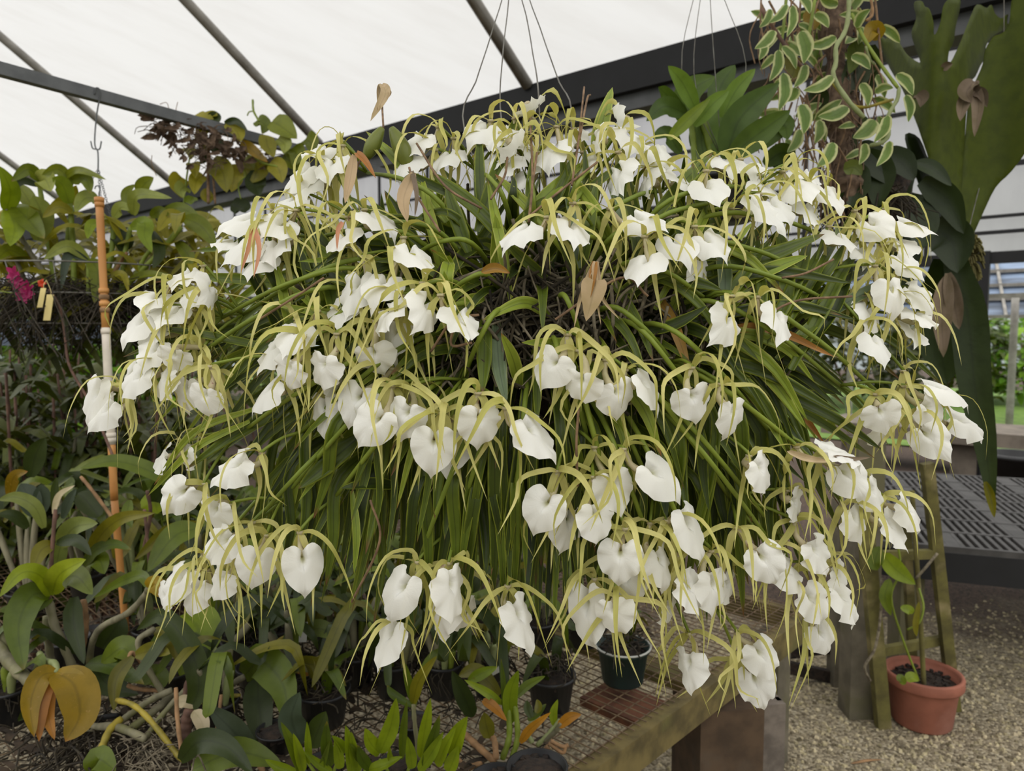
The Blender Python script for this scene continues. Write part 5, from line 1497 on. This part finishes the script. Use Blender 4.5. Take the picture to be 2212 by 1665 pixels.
def plan_flower(f, i):
    hx, hy, tx, ty, px, py, wd, bk = f
    o = Flower()
    rr = random.Random(100 + i)
    D = surf(tx, ty, bk / 100)
    o.T = T = P(tx, ty, D)
    lp = math.hypot(px - tx, py - ty) / FPX * D
    L0 = max(.043, lp * 1.02)
    dz = math.sqrt(max(0, L0 * L0 - lp * lp))
    sg = 1 if ty < 760 else -.5
    tipp = P(px, py, D - sg * min(dz, .034))
    o.yv = (T - tipp).normalized()
    o.L0 = (T - tipp).length
    wv = wd / FPX * D
    wf = max(.053, wv)
    cy = wv / wf
    turn = 1 if tx < hx - 4 else (-1 if tx > hx + 4 else rr.choice((-1, 1)))
    c = (CAM - T).normalized()
    sx = o.yv.cross(c).normalized()
    c = sx.cross(o.yv)
    o.s = sx * cy + c * (math.sqrt(max(0, 1 - cy * cy)) * turn)
    o.n = o.s.cross(o.yv).normalized()
    o.hw = wf / 2
    o.H = P(hx, hy, D + .012 + max(0, rr.uniform(-.004, .012)))
    o.rr = rr
    o.size = wd * max(lp / D * FPX, 20) * (0.55 if bk >= 4 else 1)
    o.face = o.n
    return o


def flower_tube(mb, o):
    a, b = o.H, o.T - o.n * (.38 * o.L0) + o.yv * .006
    d = (b - a)
    mid = a.lerp(b, .5) - o.n * .006 + Z * (-.002)
    mb.tube([a, mid, b, o.T - o.n * (.30 * o.L0) + o.yv * .004], lambda t: .0030 + .0034 * t ** 1.5, n=9, seg=9)
    mb.tube([a + Z * .002, a - Z * .001], .0046, n=8, seg=2)


def flower_tepals(o):
    """dorsal sepal, two petals, two side sepals as centre lines"""
    rr, H = o.rr, o.H
    f = o.n.copy(); f.z = 0
    out = (H - C0); out.z *= .2
    if out.length > .01: f += out.normalized() * .5
    f += V((0, -.25, 0))
    f.normalize()
    s = f.cross(Z).normalized()
    k = rr.uniform(.85, 1.2)
    J = lambda q: V((rr.uniform(-q, q), rr.uniform(-q, q), rr.uniform(-q, q)))
    # each flower is twisted a little on its stalk
    tw = rr.uniform(-.55, .55)
    f, s = f * math.cos(tw) + s * math.sin(tw), s * math.cos(tw) - f * math.sin(tw)
    e = rr.uniform(-.03, .03)
    up = rr.uniform(.004, .018)
    rc = rr.uniform(.75, 1.25)
    yield 'dorsal_sepal', [H, H + Z * up + f * .012, H + f * (.036 * rc) + Z * (up - .003) + s * e * .5, H + f * (.052 * rc) - Z * (.022 * k) + s * e, H + f * (.054 * rc) - Z * .066 * k + s * e * 1.7 + J(.008)], .0094
    for g in (-1, 1):
        w2 = rr.uniform(.7, 1.5)
        yield 'petal', [H, H + s * (g * .018) + Z * rr.uniform(.0, .01) + f * .006 + J(.003), H + s * (g * .038 * w2) - Z * .010 + f * .012 + J(.008), H + s * (g * .052 * w2) - Z * .04 * k + f * .014 + J(.012), H + s * (g * .060 * w2) - Z * .078 * k + f * .012 + J(.022)], .0074
    for g in (-1, 1):
        w2 = rr.uniform(.4, 1.7)
        yield 'side_sepal', [H, H + s * (g * .008) - Z * .013 + J(.003), H + s * (g * .018 * w2) - Z * .048 - f * .003 + J(.006), H + s * (g * .032 * w2) - Z * .10 * k + f * .002 + J(.018)], .0098


flowers = [plan_flower(f, i) for i, f in enumerate(FL)]
order = sorted(range(len(flowers)), key=lambda i: -flowers[i].size)
BIG = set(order[:100])
stuff = MB()
for i, o in enumerate(flowers):
    tep = list(flower_tepals(o))
    o.tep = tep
    if i in BIG:
        mb = MB()
        flower_tube(mb, o)
        fo = mb.build('flower', M['tube'], orchid)
        mb = MB()
        lip_mesh(mb, o.T, o.s, o.yv, o.n, o.hw, o.L0, o.rr)
        mb.build('lip', M['lip'], fo)
        for nm, pts, w_ in tep:
            mb = MB()
            mb.leaf(pts, w_, N=o.n + Z * .6, prof='tepal', seg=14, na=1, fold=.25, roll=o.rr.uniform(-.4, .4))
            mb.build(nm, M['tepal'], fo)
    else:
        stuff.m = 1
        flower_tube(stuff, o)
        stuff.m = 0
        lip_mesh(stuff, o.T, o.s, o.yv, o.n, o.hw, o.L0, o.rr)
        stuff.m = 2
        for nm, pts, w_ in tep:
            stuff.leaf(pts, w_, N=o.n + Z * .6, prof='tepal', seg=12, na=1, fold=.25, roll=o.rr.uniform(-.4, .4))
        stuff.m = 0
stuff.build('flower_mass', [M['lip'], M['tube'], M['tepal']], orchid, kind='stuff')

# flower stems: each bunch of hubs hangs on one branching stem from the root ball
left = set(range(len(flowers)))
while left:
    i = max(left, key=lambda q: (flowers[q].H - C0).length)
    grp = [j for j in left if (flowers[j].H - flowers[i].H).length < .10][:7]
    for j in grp: left.discard(j)
    rr = flowers[i].rr
    mean = sum((flowers[j].H for j in grp), V((0, 0, 0))) / len(grp)
    node = mean + (C0 - mean).normalized() * .055 + Z * .004
    dv = node - C0
    base = C0 + V((dv.x * .28, dv.y * .28, dv.z * .2 + rr.uniform(-.02, .03)))
    mb = MB()
    lift = Z * (.02 + .12 * dv.length * (1 if dv.z > -.15 else .3))
    mids = [base.lerp(node, .38) + lift, base.lerp(node, .72) + lift * .7]
    for t_, p in enumerate(mids):
        q = p - CAM
        dd = q.dot(FW)
        want = surf(CX + FPX * q.dot(RT) / dd, CY - FPX * q.dot(UPV) / dd) + (.06, .035)[t_]
        if 0 < dd - want < .2: mids[t_] = CAM + q * (want / dd)
    mb.tube([base, mids[0], mids[1], node], lambda t: .0036 - .0008 * t, n=7, seg=16)
    for j in grp:
        H = flowers[j].H
        m_ = node.lerp(H, .5) + Z * .006
        mb.tube([node, m_, H + Z * .003, H], .0022, n=6, seg=7)
    mb.build('flower_stem', M['gstem'], orchid)

# ---------------------------------------------------------------- strap leaves
LV = []       # (points, width, material key, thick, N)


def tl(pts, wpx, mk='hero', din=.0):
    """a leaf traced from root to tip over the plant's outside"""
    n = len(pts)
    q = []
    for i, (x, y) in enumerate(pts):
        t = i / (n - 1)
        q.append(P(x, y, surf(x, y) + .09 - .055 * t + din))
    LV.append((q, wpx / FPX * (q[0] - CAM).length * 1.15, mk, None))


for a in (
        ([(1030, 500), (1070, 380), (1122, 232)], 24), ([(1042, 470), (1036, 370), (1036, 274)], 20), ([(1285, 340), (1300, 270), (1323, 188)], 28, 'hero2'), ([(1262, 470), (1266, 400), (1263, 318)], 16),
        ([(965, 480), (880, 370), (790, 283)], 24, 'hero2'), ([(1012, 545), (985, 470), (963, 400)], 28), ([(1068, 580), (1075, 520), (1070, 462)], 24, 'hero2'), ([(1215, 450), (1220, 400), (1212, 325)], 18),
        ([(1200, 455), (1290, 395), (1360, 340)], 16), ([(1470, 600), (1640, 560), (1782, 505)], 32), ([(1460, 640), (1650, 588), (1842, 612)], 26), ([(1470, 700), (1690, 660), (1850, 690)], 22),
        ([(1555, 735), (1660, 815), (1742, 926)], 24, 'hero2'), ([(1470, 770), (1640, 800), (1815, 892)], 26), ([(1440, 880), (1490, 915), (1532, 988)], 36), ([(640, 765), (450, 725), (289, 702)], 16),
        ([(1190, 682), (1130, 655), (1042, 692)], 24, 'hero2'), ([(1072, 690), (1078, 790), (1094, 872)], 28, 'heroold'), ([(1046, 690), (1046, 770), (1042, 850)], 28), ([(1122, 832), (1108, 775), (1082, 718)], 24, 'hero2'),
        ([(1250, 742), (1190, 742), (1126, 740)], 20, 'hero2'), ([(1300, 570), (1370, 680), (1412, 782)], 16), ([(1425, 640), (1462, 720), (1492, 812)], 20, 'heroorange'), ([(780, 940), (710, 1000), (645, 1055)], 38),
        ([(560, 880), (420, 935), (332, 1048)], 14, 'hero2'), ([(540, 910), (420, 970), (318, 1072)], 14, 'hero2'), ([(860, 1050), (800, 1045), (735, 1054)], 22), ([(1540, 720), (1660, 710), (1805, 772)], 18, 'heroorange'),
        ([(1500, 660), (1560, 700), (1640, 780)], 20, 'hero'), ([(1380, 720), (1460, 700), (1530, 660)], 22), ([(1250, 640), (1230, 560), (1200, 500)], 22), ([(1330, 640), (1400, 600), (1460, 590)], 24),
        ([(1180, 600), (1130, 560), (1090, 520)], 20), ([(950, 660), (850, 640), (700, 600)], 26), ([(980, 620), (900, 560), (800, 500)], 22), ([(900, 700), (760, 690), (560, 650)], 20, 'hero2'),
        ([(1390, 500), (1470, 400), (1540, 330)], 22), ([(1350, 520), (1340, 430), (1360, 360)], 20), ([(1150, 520), (1145, 420), (1150, 330)], 18), ([(1000, 430), (930, 400), (880, 370)], 18),
        ([(1090, 1000), (1080, 900), (1075, 860)], 24), ([(1330, 900), (1340, 1000), (1330, 1090)], 24), ([(1400, 940), (1430, 1040), (1440, 1120)], 26), ([(1530, 900), (1600, 960), (1660, 1020)], 22),
        ([(1050, 640), (1000, 660), (940, 720)], 24, 'hero2'), ([(960, 800), (930, 850), (905, 900)], 22), ([(760, 1060), (770, 1150), (765, 1240)], 14, 'hero2')):
    tl(*a)

rr = random.Random(21)
NTR = len(LV)


def leaf3(base, d, L, droop, w_, mk):
    p0 = base
    p1 = base + d * (L * .42) + Z * (.02 * L)
    p2 = base + d * (L * .75) - Z * (L * droop * .35)
    p3 = base + d * (L * 1.0) - Z * (L * droop)
    LV.append(([p0, p1, p2, p3], w_, mk, None))


def rkey(z=0):
    q = rr.random()
    return 'hero' if q < .78 else ('hero2' if q < .97 else ('heroold' if q < .992 or z else 'heroorange'))


# crown: upright and fanning leaves
for i in range(230):
    az, el = rr.uniform(0, 6.283), rr.uniform(.55, 1.45)
    d = V((math.cos(az) * math.cos(el), math.sin(az) * math.cos(el), math.sin(el)))
    b = C0 + V((rr.uniform(-.34, .34), rr.uniform(-.25, .22), rr.uniform(-.02, .09)))
    b.z -= abs(b.x - C0.x) * .25
    d = (d + V((b.x - C0.x, b.y - C0.y, 0)) * 2.2).normalized()
    leaf3(b, d, rr.uniform(.14, .27), rr.uniform(0, .12), rr.uniform(.011, .020), rkey(1))
# sides: leaves arching outwards
for i in range(460):
    az, el = rr.uniform(0, 6.283), rr.uniform(-.25, .6)
    d = V((math.cos(az) * math.cos(el), math.sin(az) * math.cos(el) * .85, math.sin(el)))
    b = C0 + V((d.x * rr.uniform(.02, .22), d.y * rr.uniform(.02, .16), rr.uniform(-.10, .05)))
    L = rr.uniform(.24, .46) * (1 - .25 * max(0, -d.y))
    leaf3(b, d, L, rr.uniform(.12, .55), rr.uniform(.010, .021), rkey())
# skirt: leaves hanging almost straight down
for i in range(420):
    az = rr.uniform(0, 6.283)
    q = math.sqrt(rr.random())
    b = C0 + V((math.cos(az) * q * .27, math.sin(az) * q * .22, rr.uniform(-.17, -.04)))
    o_ = V((math.cos(az), math.sin(az), 0))
    L = rr.uniform(.26, .44)
    sp_ = rr.uniform(.04, .22) * (.4 + q)
    end = b + o_ * sp_ - Z * L
    end.x += rr.uniform(-.04, .04)
    LV.append(([b, b + o_ * (sp_ * .75) - Z * (L * .25), b.lerp(end, .68) + o_ * (sp_ * .18), end], rr.uniform(.009, .019), 'hero' if rr.random() < .86 else rkey(1), None))

# keep every leaf behind the outer flowers and above the lowest ones
def pix(p):
    q = p - CAM
    d = q.dot(FW)
    return CX + FPX * q.dot(RT) / d, CY - FPX * q.dot(UPV) / d, d


for k, (pts, w_, mk, N_) in enumerate(LV):
    if k < NTR: continue
    tip_y = pix(pts[-1])[1]
    lim = rr.uniform(1150, 1400) if abs(pix(pts[-1])[0] - 1080) < 300 or rr.random() < .4 else rr.uniform(1080, 1300)
    if tip_y > lim:
        f = max(.45, (lim - pix(pts[0])[1]) / (tip_y - pix(pts[0])[1]))
        for i in range(1, len(pts)): pts[i] = pts[0].lerp(pts[i], f)
    for i, p in enumerate(pts):
        x, y, d = pix(p)
        need = surf(x, y) + (.05 if i < len(pts) - 1 else .03)
        if d < need: pts[i] = p + V((0, need - d, 0))

def over_roots(k):
    if k < NTR: return False
    for p in catmull(LV[k][0], 6)[1:]:
        x, y, d = pix(p)
        if ((x - 1280) / 190) ** 2 + ((y - 655) / 65) ** 2 < 1 and d < 1.06: return True
    return False


LV = [l for k, l in enumerate(LV) if not (over_roots(k) and random.random() < .5)]

# which leaves show most: cast from the lens against every leaf and lip
vs, fs, own = [], [], []
for k, (pts, w_, mk, N_) in enumerate(LV):
    mb = MB()
    mb.leaf(pts, w_, N=N_, prof='strap', seg=6, na=1, fold=.45)
    b = len(vs)
    vs += mb.v
    fs += [tuple(b + t for t in f) for f in mb.f]
    own += [k] * len(mb.f)
for o in flowers:
    mb = MB()
    lip_mesh(mb, o.T, o.s, o.yv, o.n, o.hw, o.L0, random.Random(1))
    b = len(vs)
    vs += mb.v
    fs += [tuple(b + t for t in f) for f in mb.f]
    own += [-1] * len(mb.f)
bvh = BVHTree.FromPolygons(vs, fs)
score = []
for k, (pts, w_, mk, N_) in enumerate(LV):
    c = catmull(pts, 12)
    sc = 0
    for i in range(1, 12):
        d = c[i] - CAM
        hit = bvh.ray_cast(CAM, d.normalized())
        if hit[2] is not None and (own[hit[2]] == k or hit[3] > d.length - .004):
            sc += (c[i] - c[i - 1]).cross(d.normalized()).length / d.length * w_ / d.length
    score.append(sc)
top = set(sorted(range(len(LV)), key=lambda k: -score[k])[:100])
rest = MB()
keys = ['hero', 'hero2', 'heroold', 'heroorange']
for k, (pts, w_, mk, N_) in enumerate(LV):
    if k in top:
        mb = MB()
        mb.leaf(pts, w_, N=N_, prof='strap', seg=16, na=2, fold=.5, thick=.22)
        o_ = mb.build('leaf', M[mk], orchid)
        if mk == 'heroorange': o_['label'] = 'dying orange brown leaf'
        elif mk == 'heroold': o_['label'] = 'dull blue green leaf'
    else:
        rest.m = keys.index(mk)
        rest.leaf(pts, w_, N=N_, prof='strap', seg=10, na=1, fold=.5)
rest.build('foliage', [M[k] for k in keys], orchid, kind='stuff')

# root ball: tangle of grey stems and roots
rt, rd_ = MB(), MB()
for i in range(520):
    az, el = rr.uniform(0, 6.283), rr.uniform(-1.2, 1.2)
    d = V((math.cos(az) * math.cos(el), math.sin(az) * math.cos(el), math.sin(el) * .7))
    b = C0 + V((rr.gauss(0, .10), rr.gauss(0, .08), rr.gauss(-.03, .05)))
    L = rr.uniform(.06, .2)
    e = V((rr.uniform(-1, 1), rr.uniform(-1, 1), rr.uniform(-1, 1)))
    (rt if i % 2 else rd_).tube([b, b + d * L * .5 + e * .015, b + d * L - Z * L * .1], rr.uniform(.0012, .0032), n=5, seg=5, caps=False)
for i in range(420):
    x, y = 1250 + rr.gauss(0, 170), 690 + rr.gauss(0, 75)
    b = P(x, y, surf(x, y) + rr.uniform(.07, .14))
    a = rr.gauss(1.57, .8)
    e = V((math.cos(a), rr.uniform(-.3, .3), math.sin(a) * .8)) * rr.uniform(.025, .07)
    (rt if i % 3 else rd_).tube([b - e, b + V((rr.uniform(-.012, .012), rr.uniform(-.015, 0), .004)), b + e], rr.uniform(.0008, .0024), n=6, seg=7, caps=False)
rt.build('root_tangle', M['root'], orchid, kind='stuff')
# dense heart of old roots that the stems grow from
n_, m_ = 26, 14
rows, uvs = [], []
for i in range(m_ + 1):
    th = math.pi * i / m_
    row = []
    for j in range(n_):
        ph = 2 * math.pi * j / n_
        k = 1 + .12 * math.sin(ph * 5 + th * 3) + rr.uniform(-.08, .08)
        row.append(C0 + V((.23 * k * math.sin(th) * math.cos(ph), .17 * k * math.sin(th) * math.sin(ph), -.06 + .13 * k * math.cos(th))))
    rows.append(row)
    uvs.append([(j / n_, i / m_) for j in range(n_)])
rd_.grid(rows, uvs, closed=True)
rd_.build('root_ball', M['darkroot'], orchid)

# seed pods, dried flowers, dry twigs
for pts, r in (([(790, 342), (806, 312), (826, 276)], .0105), ([(884, 362), (868, 322), (846, 276)], .0125)):
    mb = MB()
    q = [P(x, y, .98) for x, y in pts]
    mb.tube(q, lambda t, r=r: r * (.25 + .75 * math.sin(math.pi * min(1, t * .92 + .06)) ** .8), n=10, seg=12)
    mb.build('seed_pod', M['pod'], orchid)
for pts, w_, pr, mk in (([(825, 182), (832, 205), (800, 262)], 24, 'lance', 'tanleaf'), ([(825, 185), (820, 200), (818, 240)], 18, 'needle', 'tanleaf'), ([(826, 190), (842, 200), (836, 215)], 10, 'needle', 'tanleaf'),
                        ([(1286, 606), (1278, 648), (1266, 694)], 44, 'heart', 'tanleaf'), ([(1287, 565), (1284, 590), (1284, 625)], 12, 'needle', 'tanleaf'), ([(1283, 566), (1255, 640), (1240, 708)], 8, 'needle', 'tanleaf'), ([(1290, 566), (1300, 640), (1338, 690)], 8, 'needle', 'tanleaf'),
                        ([(1285, 566), (1278, 610), (1272, 650)], 14, 'needle', 'heroorange'), ([(1292, 566), (1290, 640), (1298, 702)], 6, 'needle', 'tanleaf'),
                        ([(893, 375), (872, 430), (880, 480)], 26, 'lance', 'tanleaf'), ([(890, 370), (900, 420), (896, 470)], 10, 'needle', 'brownleaf'), ([(770, 330), (790, 350), (812, 385)], 16, 'needle', 'heroorange'),
                        ([(765, 335), (756, 390), (745, 440)], 22, 'lance', 'tanleaf'), ([(1040, 588), (1070, 580), (1102, 590)], 18, 'oval', 'heroorange'), ([(548, 490), (542, 520), (520, 590)], 12, 'needle', 'deadred'), ([(550, 490), (560, 540), (548, 600)], 10, 'needle', 'deadred'), ([(740, 480), (730, 500), (728, 540)], 10, 'needle', 'deadred'), ([(1800, 985), (1840, 992), (1880, 988)], 9, 'oval', 'brownleaf'), ([(1700, 975), (1740, 990), (1792, 998)], 14, 'oval', 'tanleaf')):
    mb = MB()
    mb.leaf([P(x, y, surf(x, y) - .02 + (0.0 if y > 400 else .02)) for x, y in pts], w_ / FPX * 1.0, prof=pr, seg=12, fold=.7)
    mb.build('dry_flower', M[mk], orchid)
for pts in ([(828, 276), (826, 240), (824, 186)], [(790, 342), (775, 352), (762, 400)], [(884, 362), (900, 420), (950, 500)], [(1235, 400), (1250, 300), (1262, 188)], [(1252, 300), (1268, 215), (1275, 205)], [(1060, 430), (1090, 380), (1096, 340)],
            [(900, 310), (960, 400), (1040, 450)], [(1140, 470), (1200, 420), (1290, 350)], [(1145, 460), (1150, 380), (1145, 250)], [(1690, 600), (1740, 590), (1800, 560)], [(930, 760), (980, 690), (1035, 680)], [(985, 690), (975, 745), (1020, 740)],
            [(800, 1080), (820, 1170), (760, 1300)], [(1640, 690), (1720, 650), (1840, 640)], [(560, 690), (640, 640), (700, 600)], [(1250, 880), (1245, 960), (1248, 1050)], [(1400, 640), (1340, 600), (1200, 690)], [(1142, 480), (1150, 400), (1160, 330)]):
    mb = MB()
    mb.tube([P(x, y, surf(x, y) + .02) for x, y in pts], .0016, n=5, seg=12)
    mb.build('dry_twig', M['twig'], orchid)
# the four wires it hangs on
for pts in ([(1002, 275, 1.1), (1030, 170, 1.2), (1062, 70, 1.3), (1095, -60, 1.42)], [(1083, 260, 1.15), (1086, 120, 1.28), (1097, 20, 1.4), (1102, -60, 1.46)], [(1165, 230, 1.0), (1150, 110, 1.2), (1138, 40, 1.32), (1118, -60, 1.44)], [(1235, 260, 1.05), (1205, 170, 1.15), (1170, 70, 1.3), (1130, -60, 1.45)]):
    mb = MB()
    q = [P(*p) for p in pts]
    q.insert(0, q[0].lerp(C0, .6))
    q.append(V((P(1110, -60, 1.45).x, q[-1].y, 2.45)))
    mb.tube(q, .0012, n=5, seg=26)
    mb.build('hanging_wire', M['wire'], orchid)
